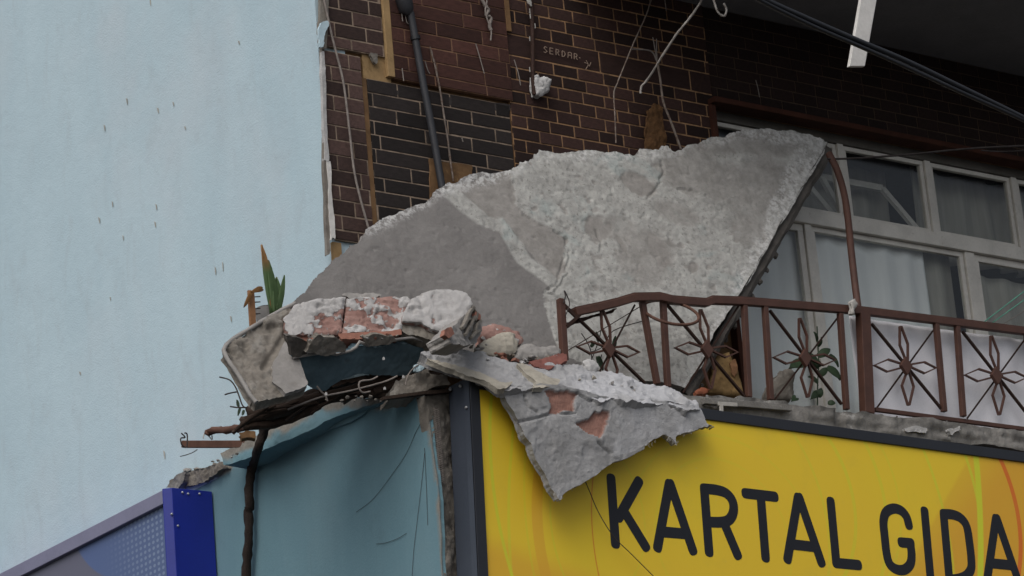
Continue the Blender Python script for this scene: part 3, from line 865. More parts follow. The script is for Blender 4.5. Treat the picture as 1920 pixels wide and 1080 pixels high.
# ================================================================== BLUE SIGN
by = float(QX(400, 920, 0)[1])
bx0 = float(Q(311, 920, by)[0])
bz = float(Q(355, 920, by)[2])
bg_ = thing('shop_sign', 'blue box shop sign with dotted front panel on the side wall', 'sign', (bx0/2, by+2, 5.4))
q = NT('dotted_print')
oy = wloc(bg_)
xyz_ = q.xyz(); sy_, sz = xyz_[1], xyz_[2]
def lb(x, y):
    p = QX(x, y, bx0+.035); return p[1]-oy[1], p[2]-oy[2]
col = q.mix(q.rng(sy_, lb(300, 960)[0], lb(100, 1060)[0]), (.085, .125, .25), (.08, .125, .28))
du = q.math('SUBTRACT', q.math('FRACT', q.math('MULTIPLY', sy_, 17.)), .5)
dv = q.math('SUBTRACT', q.math('FRACT', q.math('MULTIPLY', sz, 24.)), .5)
dd = q.math('SQRT', q.math('ADD', q.math('MULTIPLY', du, du), q.math('MULTIPLY', dv, dv)))
dots = q.rng(dd, .36, .2)
fade = q.rng(sy_, lb(185, 1000)[0], lb(290, 980)[0])
col = q.mix(q.math('MULTIPLY', q.math('MULTIPLY', dots, fade), .5), col, (.30, .37, .50))
(ax, ay), (bx_, by_), (cx_, cy_) = lb(140, 1018), lb(165, 1058), lb(222, 1084)
m2 = np.array([[bx_-ax, by_-ay], [cx_-ax, cy_-ay]])*2
ctr = np.linalg.solve(m2, np.array([bx_**2-ax**2+by_**2-ay**2, cx_**2-ax**2+cy_**2-ay**2]))
rad_ = math.hypot(ax-ctr[0], ay-ctr[1])
dx, dz = q.math('SUBTRACT', sy_, float(ctr[0])), q.math('SUBTRACT', sz, float(ctr[1]))
dd = q.math('SQRT', q.math('ADD', q.math('MULTIPLY', dx, dx), q.math('MULTIPLY', dz, dz)))
out_m = q.rng(dd, rad_-.01, rad_+.01)
out_m = q.math('MULTIPLY', out_m, q.math('GREATER_THAN', sy_, lb(225, 1000)[0]))
col = q.mix(out_m, col, (.125, .125, .175))
M['dotted'] = q.done(col, .4, .4)
y1 = by+7
MB().box(bx0+.035, bx0+.06, by+.05, y1, 5.42, bz-.10).build('front_panel', 'dotted', bg_)
MB().box(bx0+.0, bx0+.05, by+.052, y1, bz-.098, bz).build('frame_strip', 'lavender_metal', bg_, .004)
MB().box(bx0+.052, -.012, by+.052, y1, 5.42, bz-.01).build('back_box', 'blue_metal', bg_)
zc = bz-.005
MB().prism([(bx0, by+.051, 5.4), (bx0, by+.04, 5.4), (bx0+.05, by, 5.4), (-.012, by, 5.4), (-.012, by+.051, 5.4)], (0, 0, zc-5.4+.015)).build('end_panel', 'blue_metal', bg_, .003)
for x, y in ((322, 964), (333.5, 986), (342, 923.5), (352.5, 926), (374, 926)):
    screw(Q(x, y, by-.001), (0, -1, 0), bg_, .009)

# ================================================================== FALLEN SLAB
A_, B_, C_ = Q(1290, 730, .15), Q(1480, 250, .70), Q(700, 420, .73)
SP = plane3(A_, B_, C_)
def SPt(x, y, d=0.0): return onpl(x, y, SP[0], SP[3])+SP[3]*d
fs_ = thing('fallen_balcony', 'huge broken grey concrete balcony slab leaning on the brick wall', 'broken balcony', SPt(1200, 740))
out = [(556, 600), (545, 570), (578, 540), (596, 516), (620, 490), (648, 470), (668, 458), (690, 428), (720, 408), (760, 392), (800, 378), (825, 352), (862, 338), (905, 322), (958, 320),
       (975, 305), (1000, 296), (1008, 282), (1050, 288), (1100, 281), (1150, 284), (1192, 291), (1218, 281), (1240, 274), (1262, 284), (1288, 272), (1330, 258), (1365, 252), (1392, 243),
       (1440, 241), (1490, 246), (1530, 258), (1551, 266), (1505, 352), (1440, 462), (1385, 553), (1330, 645), (1284, 728), (1180, 720), (1050, 690), (900, 672), (700, 660), (590, 640)]
CR1 = [(845, 362), (880, 392), (905, 412), (940, 425), (958, 455), (985, 490), (1020, 515), (1045, 535), (1048, 560)]          # pale crust band
EDG = [(952, 322), (962, 350), (968, 385), (985, 402), (1010, 418), (1040, 432), (1062, 444), (1062, 470), (1056, 505), (1040, 530), (1022, 545), (1026, 590), (1045, 660)]
PL = EDG+[(1284, 760), (1700, 200), (960, 150)]
STR = [(1195, 345, 34, 20, .5), (1352, 338, 48, 42, -.3), (1300, 318, 70, 55, .2), (1420, 270, 90, 28, .1), (1235, 470, 17, 36, -.5), (1160, 430, 45, 26, .2), (1210, 480, 60, 60, .3),
       (1118, 430, 30, 22, .8), (1300, 500, 10, 10, 0), (1400, 430, 40, 30, .4), (1270, 400, 45, 20, .4), (1420, 350, 70, 60, .1), (1141, 428, 9, 14, 0), (1165, 455, 6, 22, -.5)]
def m_plaster(X, Y, U, V_):
    nz = fbm(U*9, V_*9, 8)*16+fbm(U*40, V_*40, 9)*6
    ins = in_poly(X+nz*.5, Y+nz*.4, PL).astype(float)
    for i, (cx, cy, rx, ry, a) in enumerate(STR):
        c, s_ = math.cos(a), math.sin(a)
        dx, dy = X-cx, Y-cy
        d = np.hypot((dx*c+dy*s_)/rx, (-dx*s_+dy*c)/ry)+nz*.02
        ins = np.minimum(ins, sstep(.85, 1.1, d) if rx < 40 else np.maximum(sstep(.5, 1.15, d), .32))
    pits = fbm(U*11+V_*5, V_*11-U*6, 21, 5)
    ins = ins*(1-.8*sstep(.5, .62, pits))
    band = 1-sstep(10, 14, dist_line(X+nz*.5, Y+nz*.5, CR1)*(1.0+.4*vn(U*5, V_*5, 3)))
    return np.maximum(ins, band)
def m_strip(X, Y, U, V_):
    nz = fbm(U*7, V_*7, 18)*18
    d = in_poly(X+nz, Y+nz, [(830, 350), (962, 310), (975, 400), (1070, 440), (1062, 515), (1040, 530), (990, 470), (935, 420), (880, 385)]).astype(float)
    return np.maximum(d, in_poly(X, Y, PL)*1.)
def m_dust(X, Y, U, V_):
    d = np.minimum(dist_line(X, Y, [(690, 428), (760, 392), (825, 352), (958, 320), (1008, 282), (1192, 289), (1240, 276), (1392, 243), (1551, 266)]), dist_line(X, Y, [(1551, 266), (1284, 728)])*.8)
    e_ = 1-sstep(4, 26, d+fbm(U*10, V_*10, 31)*10)
    s2 = 1-sstep(4, 20, dist_line(X+fbm(U*8, V_*8, 33)*16, Y, [(1520, 262), (1480, 320), (1455, 400), (1450, 440)]))
    return np.maximum(e_, s2*.9)
def slab_h(X, Y, U, V_, at):
    h = .003*at['a']-.004*(at['b']*(1-at['a']))+.012*fbm(U*2.2, V_*2.2, 77)+.004*at['a']*fbm(U*26, V_*26, 78)
    pit = fbm(U*32, V_*32, 41)
    h = h-.006*sstep(.35, .6, pit)*at['a']-.005*sstep(.45, .7, fbm(U*20, V_*20, 45))
    for c in ([(1040, 432), (1062, 446), (1060, 480), (1044, 530), (1024, 545)], [(1120, 430), (1128, 455), (1126, 470)], [(1215, 372), (1236, 345), (1246, 318), (1240, 300)], [(1022, 548), (1060, 560), (1090, 575), (1098, 580)], [(1270, 352), (1300, 355), (1330, 370)], [(1062, 446), (1068, 480), (1064, 512), (1040, 548)]):
        h = h-.012*(1-sstep(.6, 2.4, dist_line(X+fbm(U*25, V_*25, 6)*4, Y+fbm(U*25, V_*25, 7)*4, c)))
    return h
slab = sheet('slab', 'slab', fs_, out, SP, .085, .0105, hfun=slab_h, attrs={'a': m_plaster, 'b': m_strip, 'c': m_dust}, amp=.014, levels=4, seed=61, relief=.004, rfreq=9)
# drip edge with crusts along the straight free edge
def offs(p, du, dn): return p+du+SP[3]*dn
ed = nrmz(SPt(1284, 728)-SPt(1551, 266)); pe = np.cross(ed, SP[3]); pe = pe if pe@RGT > 0 else -pe
vs_, fq = [], []
NS = 90
for i in range(NS+1):
    p = SPt(1551, 266)*(1-i/NS)+SPt(1284, 728)*i/NS
    g = lambda k: .010*float(fbm(np.array([i*.31+k*7.]), np.array([k*3.3]), 5)[0])
    for k, (a, d) in enumerate([(.002, .010), (.014, -.012), (.020, -.03), (.062, -.034), (.088, -.06), (.085, -.105), (-.03, -.1)]):
        vs_.append(p+pe*(a+g(k))+SP[3]*(d+g(k+9)))
for i in range(NS):
    for k in range(6): fq.append((i*7+k, i*7+k+1, (i+1)*7+k+1, (i+1)*7+k))
MB().add(vs_, fq).build('drip_edge', 'concrete_dark', fs_)
# dark crumbs hanging from the edge
for k in range(12):
    t = .42+.055*k+rnd.uniform(-.02, .02)
    if t > .98: break
    c = SPt(1551, 266)*(1-t)+SPt(1284, 728)*t+pe*rnd.uniform(.085, .105)+SP[3]*rnd.uniform(-.10, -.07)
    r_ = rnd.uniform(.012, .028)
    mb = MB(); vv = []
    for a in range(5):
        for b in range(7):
            th_, ph = math.pi*(a+.5)/5, 2*math.pi*b/7
            rr_ = r_*rnd.uniform(.7, 1.25)
            vv.append(c+rr_*np.array([math.sin(th_)*math.cos(ph), math.sin(th_)*math.sin(ph), math.cos(th_)*1.3]))
    mb.add(vv, [(a*7+b, a*7+(b+1) % 7, (a+1)*7+(b+1) % 7, (a+1)*7+b) for a in range(4) for b in range(7)]+[tuple(range(7))[::-1], tuple(range(28, 35))])
    mb.build('crumb', 'concrete_dark', fs_)

# parapet return at the slab's far end: brown broken block with a thin rim
pp = plane3(SPt(425, 655, .22), SPt(540, 585, .2), SPt(485, 755, .3))
sheet('parapet_end', 'concrete_brown', fs_, [(420, 662), (424, 650), (470, 622), (520, 592), (548, 577), (540, 600), (550, 640), (577, 716), (572, 728), (530, 742), (482, 757), (468, 740), (440, 692)], pp, .07, .011,
      hfun=lambda X, Y, U, V_, at: .03*sstep(0, 40, 45-dist_line(X, Y, [(424, 655), (470, 628), (530, 592)]))*sstep(-.15, .3, fbm(U*11, V_*11, 4))+.018*fbm(U*7, V_*7, 8)-.02*np.abs(fbm(U*10, V_*10, 68))-.025*(1-sstep(2, 9, dist_line(X, Y, [(545, 610), (520, 650), (495, 690)]))), amp=.008, seed=71, relief=.012)
sheet('smooth_patch', 'concrete', fs_, [(534, 640), (548, 640), (577, 716), (573, 724), (535, 738), (510, 715), (512, 680)], (pp[0]+pp[3]*.022, pp[1], pp[2], pp[3]), .03, .011, amp=.008, seed=72, relief=.005)
MB().tube(spline([onpl(x, y, pp[0], pp[3])+pp[3]*.01 for x, y in [(552, 571), (520, 588), (470, 617), (432, 642), (421, 654), (420, 664), (430, 682), (446, 705), (468, 742), (480, 757)]], 5), .015, 7, wob=.2).build('rim', 'concrete', fs_)

# row of hollow bricks still mortared to the slab
bp0 = view_plane(700, 600, .12, .35, .25)
def bpt(x, y, d=0.0): return onpl(x, y, bp0[0], bp0[3])+bp0[3]*d
def plaster_amount(k): return lambda X, Y, U, V_: np.clip(k+.55*fbm(U*9, V_*9, 90)+.15*fbm(U*40, V_*40, 91), -1, 1)
def hb(outl, seed, amt, off=.0, th=.16):
    return sheet('hollow_brick', 'hollow', fs_, outl, (bp0[0]+bp0[3]*off, bp0[1], bp0[2], bp0[3]), th, .011, attrs={'a': plaster_amount(amt)},
                 hfun=lambda X, Y, U, V_, at: .0025*np.sin(V_*150)*(at['a'] < 0)-.020*(1-sstep(0, .16, np.abs(fbm(U*7+seed, V_*7, 66))))*sstep(.0, .4, fbm(U*4, V_*4, 67+seed))-.008*np.abs(fbm(U*15, V_*15, 68))+.012*sstep(.0, .12, at['a']+.25*fbm(U*30, V_*30, 7))-.008*(1-sstep(0, 2., dist_line(X, Y, outl+outl[:1]))), amp=.005, levels=3, seed=seed, relief=.007, rfreq=20, eg=.1)
hb([(530, 598), (552, 572), (596, 560), (648, 557), (644, 598), (636, 626), (590, 628), (548, 632), (536, 615)], 81, .12)
hb([(650, 560), (700, 556), (764, 556), (770, 562), (752, 622), (690, 626), (640, 626), (647, 597)], 82, .1, -.005)
hb([(770, 562), (782, 552), (810, 545), (850, 544), (872, 549), (886, 570), (872, 592), (858, 606), (836, 624), (812, 618), (790, 604), (752, 602), (760, 580)], 83, .34, .03, .2)
lo = [(632, 626), (700, 621), (752, 617), (754, 627), (700, 634), (640, 636)]
sheet('hollow_brick', 'terracotta', fs_, lo, (bp0[0]+bp0[3]*.01, bp0[1], bp0[2], bp0[3]), .1, .01, amp=.004, seed=84, relief=.006)
sheet('hollow_brick', 'terracotta', fs_, [(540, 628), (600, 630), (632, 636), (615, 645), (570, 640), (545, 640)], (bp0[0]-bp0[3]*.02, bp0[1], bp0[2], bp0[3]), .1, .01, amp=.004, seed=85, relief=.006)
# broken end of the last brick, ribs showing
ep = mkplane(bpt(885, 600, .02), (.55, -.75, .3))
sheet('brick_end', 'concrete', fs_, [(884, 572), (897, 585), (903, 600), (906, 618), (895, 640), (870, 648), (845, 644), (836, 626), (858, 606), (872, 590)], ep, .14, .01, amp=.008, seed=86, relief=.015)
def EP(x, y, d=.0): return onpl(x, y, ep[0], ep[3])+ep[3]*d
for a, b, c in [((868, 606), (874, 590), (884, 578)), ((880, 578), (888, 592), (886, 604)), ((862, 618), (870, 602), (877, 600)), ((874, 622), (878, 608), (886, 596)), ((886, 624), (888, 612), (897, 603)), ((878, 636), (886, 626), (896, 622)), ((868, 630), (872, 618), (880, 612))]:
    MB().path_bar([EP(*a, .014), EP(*b, .02), EP(*c, .012)], .016, .03, ep[3]).build('rib', 'concrete_brown', fs_)
for o_ in ([(892, 584), (902, 590), (901, 600), (893, 596)], [(834, 618), (846, 612), (852, 626), (842, 634), (832, 628)]):
    sheet('brick_shard', 'terracotta', fs_, o_, (ep[0]+ep[3]*.03, ep[1], ep[2], ep[3]), .03, .008, amp=.004, seed=87, relief=.006)
sheet('mortar_bed', 'concrete_brown', fs_, [(752, 602), (790, 606), (815, 620), (838, 628), (845, 642), (810, 636), (770, 628), (753, 620)], (bp0[0]-bp0[3]*.01, bp0[1], bp0[2], bp0[3]), .14, .011, amp=.008, seed=88, relief=.014)
sheet('mortar_lump', 'concrete', fs_, [(640, 555), (652, 549), (680, 552), (700, 548), (716, 553), (700, 560), (655, 561)], (bp0[0]-bp0[3]*.03, bp0[1], bp0[2], bp0[3]), .06, .01, amp=.006, seed=89, relief=.012)
# leaning plaster scraps and the turquoise face under the bricks
tp = plane3(Q(560, 660, .10), Q(820, 640, .08), Q(700, 725, .26))
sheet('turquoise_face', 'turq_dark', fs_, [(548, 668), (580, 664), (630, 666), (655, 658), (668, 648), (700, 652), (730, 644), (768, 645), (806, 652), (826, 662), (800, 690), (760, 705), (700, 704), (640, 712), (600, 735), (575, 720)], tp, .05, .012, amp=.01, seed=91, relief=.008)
sheet('plaster_scrap', 'concrete_brown', fs_, [(572, 660), (582, 640), (600, 627), (632, 632), (646, 645), (650, 662), (610, 668)], (tp[0]+tp[3]*.05, tp[1], tp[2], tp[3]), .04, .01, amp=.006, seed=92, relief=.01)
sheet('plaster_scrap', 'concrete_dark', fs_, [(536, 628), (575, 640), (584, 650), (574, 668), (550, 670), (545, 650)], (tp[0]+tp[3]*.02, tp[1], tp[2], tp[3]), .04, .01, amp=.006, seed=93, relief=.01)
sheet('plaster_scrap', 'concrete_brown', fs_, [(682, 634), (700, 626), (738, 630), (745, 640), (722, 646), (690, 648)], (tp[0]+tp[3]*.04, tp[1], tp[2], tp[3]), .03, .01, amp=.006, seed=94, relief=.01)
# pale lips of torn plaster
MB().tube([onpl(x, y, tp[0], tp[3])+tp[3]*.012 for x, y in [(548, 669), (580, 663), (605, 660), (630, 664), (655, 656), (666, 650), (672, 640), (690, 646), (705, 640), (716, 634), (740, 636), (770, 632), (800, 640), (828, 656)]], .010, 6, wob=.35).build('torn_edge', 'concrete', fs_)

# ================================================================== FALLEN WALL CHUNK over the sign
fc = thing('fallen_wall_chunk', 'pale grey plaster and brick wall chunk draped over the sign top', 'wall chunk', Q(1049, 937, -.34))
fp = plane3(Q(937, 728, -.36), Q(1312, 766, -.36), Q(1049, 937, -.43))
fo = [(937, 726), (972, 789), (985, 822), (998, 846), (1025, 895), (1049, 938), (1060, 920), (1106, 894), (1151, 862), (1208, 838), (1249, 814), (1268, 832), (1276, 815), (1300, 808), (1320, 799), (1340, 801), (1322, 787), (1312, 764), (1253, 752), (1175, 748), (1127, 742), (1082, 730), (1045, 722), (1000, 722)]
PA = [(1017, 730), (1082, 736), (1074, 768), (1033, 777), (1031, 756), (1025, 740)]
PB = [(1080, 793), (1106, 785), (1118, 770), (1141, 772), (1139, 797), (1125, 821), (1102, 809)]
PC = [(1253, 754), (1306, 764), (1290, 771), (1257, 762)]
def terr(X, Y, U, V_):
    nz = fbm(U*22, V_*22, 5)*5
    return (in_poly(X+nz, Y+nz, PA) | in_poly(X+nz, Y-nz, PB) | in_poly(X, Y+nz*.4, PC)).astype(float)
cracks = [[(972, 791), (1000, 786), (1031, 776), (1080, 775)], [(1120, 830), (1145, 850)], [(1082, 736), (1105, 752), (1128, 748)], [(985, 740), (992, 762), (1008, 775)]]
def fh(X, Y, U, V_, at):
    h = -.022*at['a']+.007*fbm(U*4, V_*4, 3)
    for c in cracks: h = h-.02*(1-sstep(.8, 3, dist_line(X+fbm(U*20, V_*20, 6)*3, Y, c)))
    return h+.006*sstep(.1, .25, fbm(U*7, V_*7, 15))*(X < 1130)
sheet('hanging_face', 'chunk', fc, fo, fp, .055, .010, hfun=fh, attrs={'a': terr, 'c': lambda X, Y, U, V_: .45*sstep(-.2, .6, fbm(U*6, V_*6, 44))*(X > 1150)}, amp=.009, levels=4, seed=101, relief=.006, rfreq=16)
tpn = plane3(Q(937, 728, -.37), Q(1312, 764, -.36), Q(1098, 683, -.02))
to = [(786, 668), (821, 657), (845, 652), (894, 662), (951, 676), (988, 683), (1053, 684), (1098, 684), (1127, 698), (1167, 706), (1208, 719), (1249, 728), (1294, 748), (1314, 766), (1290, 770), (1253, 758), (1215, 758), (1175, 756), (1150, 748), (1127, 752), (1100, 742), (1082, 738), (1045, 730), (1000, 732), (937, 732), (912, 713), (880, 702), (848, 693), (810, 680)]
def th_(X, Y, U, V_, at): return .014*fbm(U*5, V_*5, 9)+.02*sstep(.0, .5, fbm(U*9, V_*9, 19))
sheet('top_face', 'chunk', fc, to, tpn, .05, .010, hfun=th_, attrs={'a': lambda X, Y, U, V_: 0, 'c': lambda X, Y, U, V_: .25+.7*sstep(1020, 1120, X)*sstep(-.7, .2, fbm(U*5, V_*5, 14))}, amp=.008, levels=4, seed=102, relief=.01, rfreq=16)
# creamy plaster edge lip on the left strip, loose slab on top
sheet('plaster_lip', 'plaster_cream', fc, [(800, 672), (850, 684), (905, 700), (940, 716), (962, 716), (948, 728), (935, 730), (905, 712), (870, 702), (840, 690)], (tpn[0]+tpn[3]*.02, tpn[1], tpn[2], tpn[3]), .035, .009, amp=.006, seed=103, relief=.008)
sheet('plaster_lip', 'plaster_cream', fc, [(968, 682), (990, 686), (1030, 706), (1050, 712), (1048, 724), (1000, 728), (1005, 715), (985, 700)], (tpn[0]+tpn[3]*.03, tpn[1], tpn[2], tpn[3]), .03, .009, amp=.006, seed=104, relief=.008)
sheet('folded_end', 'chunk', fc, [(1049, 938), (1042, 922), (1090, 893), (1152, 856), (1210, 832), (1208, 842), (1151, 866), (1106, 898), (1062, 922)], (fp[0]+fp[3]*.02, fp[1], fp[2], fp[3]), .03, .009, attrs={'a': lambda *a: 0, 'c': lambda *a: 0}, amp=.006, seed=105, relief=.008)
# torn fibres along the lower edge
fb = MB()
for k in range(46):
    t = rnd.random(); i = rnd.randrange(5, 13)
    a, b = fo[i], fo[i+1]; x, y = lerp2(a, b, t)
    p = onpl(x, y, fp[0], fp[3]); l = rnd.uniform(2, 9)
    fb.tube([p, onpl(x+rnd.uniform(-3, 2), y+l*.5, fp[0], fp[3]), onpl(x+rnd.uniform(-5, 3), y+l, fp[0], fp[3])], .0012, 4)
tag(fb.build('torn_fibres', 'cord_white', fc), kind='stuff')

# ================================================================== loose rubble
def rubble(name, label, cat, outl, plane, mat, th=.1, dome=.03, seed=1, amp=.008, group=None, attrs=None):
    return tag(sheet(name, mat, None, outl, plane, th, .009, dome=dome, amp=amp, seed=seed, relief=.012, attrs=attrs), label, cat, group)
rubble('plaster_boulder', 'rounded beige mortar lump resting beside the last hollow brick', 'rubble', [(888, 655), (905, 640), (925, 630), (950, 624), (966, 628), (971, 645), (966, 662), (930, 668), (900, 664)], view_plane(930, 650, .10, .5, .2), 'plaster_cream', .12, .028, 111)
rubble('broken_rubble', 'jagged grey and red rubble behind the beige mortar lump', 'rubble', [(898, 612), (920, 607), (955, 616), (975, 622), (982, 640), (965, 648), (930, 640), (905, 636)], view_plane(930, 625, .2, .5, .2), 'hollow', .1, .03, 112, attrs={'a': plaster_amount(-.05)})
rubble('broken_rubble', 'crumbled grey mortar heap behind the red roof tile shard', 'rubble', [(962, 660), (975, 650), (995, 645), (1010, 652), (1040, 648), (1052, 656), (1050, 668), (1000, 676), (965, 674)], view_plane(1010, 660, .06, .6, .2), 'concrete', .1, .03, 113)
rubble('tile_shard', 'flat red tile shard lying at the foot of the bent railing post', 'tile', [(992, 678), (1062, 660), (1064, 676), (1028, 692), (1002, 688)], view_plane(1030, 676, -.06, .75, .1), 'tile_red', .02, .0, 114, .003)
rubble('white_rubble', 'small white plaster lump on top of the draped wall chunk', 'rubble', [(1092, 680), (1102, 672), (1116, 676), (1124, 690), (1112, 697), (1094, 692)], view_plane(1108, 686, -.07, .5, .1), 'mortar_white', .05, .02, 115)
rubble('loose_stone', 'brownish broken stone behind the flower railing with the weed', 'rubble', [(1436, 752), (1446, 715), (1462, 695), (1482, 688), (1492, 702), (1486, 750)], view_plane(1465, 730, .28, .2, .2), 'concrete_brown', .1, .03, 116)
rubble('orange_shard', 'small orange plastic piece on the balcony edge', 'plastic piece', [(1303, 733), (1315, 726), (1331, 729), (1326, 737), (1306, 739)], view_plane(1316, 733, .06, .4, 0), 'orange_plastic', .03, .01, 117, .003)
rubble('plaster_flake', 'pale blue plaster flake at the tip of the draped wall chunk', 'plaster flake', [(776, 684), (794, 680), (796, 690), (786, 697), (777, 695)], view_plane(786, 688, -.02, .1, .3), 'pale', .02, .0, 118, .003)
rubble('cardboard_scrap', 'crumpled brown cardboard scrap behind the railing under the slab corner', 'cardboard', [(1330, 736), (1334, 690), (1345, 668), (1368, 660), (1382, 690), (1394, 742), (1360, 742)], view_plane(1360, 710, .30, .1, .1), 'cardboard', .05, .02, 119)
rubble('cardboard_scrap', 'small tan cardboard flap standing behind the second flower ornament', 'cardboard', [(1368, 680), (1378, 672), (1384, 692), (1378, 706), (1372, 700)], view_plane(1376, 690, .26, .1, .1), 'timber_tan', .01, .0, 120, .003)

# crisp broken fragments lying about
import bmesh
def fragment(c, r, mat, label, group):
    bm = bmesh.new(); c = np.array(c, float)
    ax = np.array([rnd.uniform(.7, 1.4), rnd.uniform(.6, 1.1), rnd.uniform(.45, .9)])
    for k in range(13):
        v = np.array([rnd.gauss(0, 1) for _ in range(3)]); v = v/np.linalg.norm(v)*ax*r*rnd.uniform(.75, 1.1)
        bm.verts.new(v)
    bmesh.ops.convex_hull(bm, input=bm.verts)
    for v in [v for v in bm.verts if not v.link_faces]: bm.verts.remove(v)
    me = bpy.data.meshes.new('fragment'); bm.to_mesh(me); bm.free(); me.materials.append(M[mat])
    o = link_mesh('rubble_fragment', me, None, c)
    tag(o, label, 'rubble', group)
def scatter(line, n, Yr, r0, r1, mats, label, group, jit=5):
    for k in range(n):
        t = rnd.random()*(len(line)-1); i = int(t); x, y = lerp2(line[i], line[i+1], t-i)
        Y = Yr[0]+(Yr[1]-Yr[0])*t/(len(line)-1)
        fragment(Q(x+rnd.uniform(-jit, jit), y+rnd.uniform(-jit, jit), Y), rnd.uniform(r0, r1)*rnd.uniform(.6, 1), rnd.choice(mats), label, group)
scatter([(880, 640), (930, 668), (985, 672), (1045, 668)], 34, (.0, .0), .012, .045, ['concrete', 'mortar_white', 'concrete_brown', 'plaster_cream', 'terracotta', 'concrete'], 'small broken mortar fragment heaped between the last brick and the railing end', 'fragments at the railing end', 9)
scatter([(600, 755), (660, 746), (720, 747), (770, 738)], 14, (-.02, -.02), .01, .026, ['concrete_brown', 'concrete_dark'], 'small broken fragment lying along the top of the turquoise ledge', 'fragments along the ledge', 6)
scatter([(560, 636), (640, 632), (720, 630), (800, 626)], 16, (.02, .02), .01, .028, ['concrete_brown', 'terracotta', 'concrete'], 'small broken fragment stuck under the hollow brick row', 'fragments under the bricks', 5)
scatter([(1310, 744), (1400, 752), (1560, 768), (1900, 806)], 30, (.0, .0), .008, .022, ['concrete', 'mortar_white', 'concrete_dark'], 'small mortar crumb lying along the balcony edge by the railing foot', 'crumbs along the balcony edge', 4)
scatter([(900, 676), (1000, 700), (1120, 715), (1240, 740)], 16, (-.12, -.26), .008, .024, ['mortar_white', 'concrete', 'plaster_cream'], 'small mortar crumb lying on top of the draped wall chunk', 'crumbs on the wall chunk', 7)
scatter([(330, 890), (400, 868), (450, 850)], 9, (2.5, 1.9), .012, .035, ['concrete_brown', 'concrete'], 'crumbled fragment on the wall top behind the blue sign', 'fragments behind the blue sign', 4)

# dark splintered debris between ledge and parapet
def stick(name, label, cat, pxs, mat, r=.02, group=None, sides=7, wob=.25, k=5):
    """pxs: (x, y, Y) or (x,y,Y) list; r in metres, tapering allowed"""
    P = spline([Q(x, y, Y) for x, y, Y in pxs], k)
    rr_ = r if not isinstance(r, tuple) else [r[0]+(r[1]-r[0])*i/(len(P)-1) for i in range(len(P))]
    return tag(MB().tube(P, rr_, sides, wob=wob).build(name, mat), label, cat, group)
dbg = 'splintered timbers on the ledge'
dl = 'dark splintered timber wedged between ledge and fallen parapet'
for pts_, r_ in [([(468, 778, .75), (540, 760, .55), (600, 742, .42)], (.05, .03)), ([(460, 790, .7), (560, 758, .5), (660, 728, .35), (745, 700, .25)], (.035, .025)),
                 ([(455, 800, .72), (530, 790, .6), (600, 760, .45)], (.03, .03)), ([(590, 752, .5), (680, 735, .38), (740, 740, .3)], (.045, .03)),
                 ([(560, 760, .55), (640, 735, .4), (720, 712, .3), (790, 694, .2)], (.02, .014)), ([(640, 748, .45), (700, 722, .33), (760, 715, .25)], (.04, .02)),
                 ([(520, 768, .6), (575, 745, .5), (620, 722, .42)], (.04, .035)), ([(700, 735, .33), (745, 722, .27), (800, 715, .18)], (.03, .02))]:
    stick('timber', dl, 'timber', pts_, 'dark_wood', r_, dbg)
for i in range(16):
    x, y = 470+i*20+rnd.uniform(-8, 8), 778-i*4.5+rnd.uniform(-8, 10)
    yy = .62-i*.022; l = rnd.uniform(22, 48); a_ = rnd.uniform(-.75, -.1)
    stick('splinter', 'thin dark wood splinter in the gap between ledge and fallen parapet', 'splinter', [(x-l, y-l*a_, yy), (x, y+rnd.uniform(-3, 3), yy-.05), (x+l, y+l*a_, yy-.1)], rnd.choice(['dark_wood', 'dark_wood', 'bark', 'rust_steel']), rnd.uniform(.006, .014), 'splinters in the gap', 5, .3, 3)
tag(sheet('debris_board', 'dark_wood', None, [(462, 772), (480, 760), (560, 748), (640, 720), (760, 705), (830, 700), (838, 712), (745, 742), (660, 745), (590, 762), (520, 792), (470, 800)], plane3(Q(462, 780, .85), Q(830, 705, .35), Q(600, 745, .62)), .03, .014, amp=.02, seed=131, relief=.02),
    'dark splintered board sheet filling the gap below the hollow bricks', 'board')
# rusty steel sticking out at the left
mb = MB()
p, q2 = QX(345, 833, -.28), QX(470, 833, -.16)
mb.bar(p, q2, .05, .05, (0, -.4, 1))
tag(mb.build('steel_channel', 'rust_steel', None, .004), 'straight rusty steel channel end poking out past the ledge', 'steel bar')
stick('steel_channel', 'crooked rusty steel strip above the straight rusty channel', 'steel bar', [(388, 816, 1.75), (395, 808, 1.72), (425, 806, 1.55), (452, 802, 1.4), (480, 792, 1.25)], 'rust_steel', .025, wob=.3)
stick('steel_channel', 'short brown timber stub between the steel strip and the ledge', 'timber', [(455, 788, 1.4), (490, 790, 1.2), (520, 786, 1.05)], 'dark_wood', .03)
tag(sheet('debris_block', 'foam_brown', None, [(448, 812), (462, 806), (480, 810), (478, 822), (452, 822)], view_plane(465, 814, 1.2, .1, .5), .06, .01, amp=.005, seed=133, relief=.008), 'small tan block under the crooked rusty strip', 'block')
stick('wire_twist', 'dark twisted wire loop at the tip of the rusty channel', 'wire', [(340, 812, 1.95), (347, 820, 1.95), (339, 822, 1.95), (341, 834, 1.95), (350, 838, 1.95), (351, 815, 1.95), (346, 812, 1.95)], 'wire_dark', .005, wob=0)
stick('wire_twist', 'short thin wire dangling below the rusty channel', 'wire', [(370, 843, 1.9), (358, 850, 1.9), (338, 856, 1.9)], 'wire_dark', .003, wob=0)
stick('wire_twist', 'pale torn wire curls at the end of the crooked steel strip', 'wire', [(381, 822, 1.78), (384, 812, 1.78), (392, 818, 1.77), (398, 824, 1.76), (396, 808, 1.75)], 'cord_white', .004, wob=0)
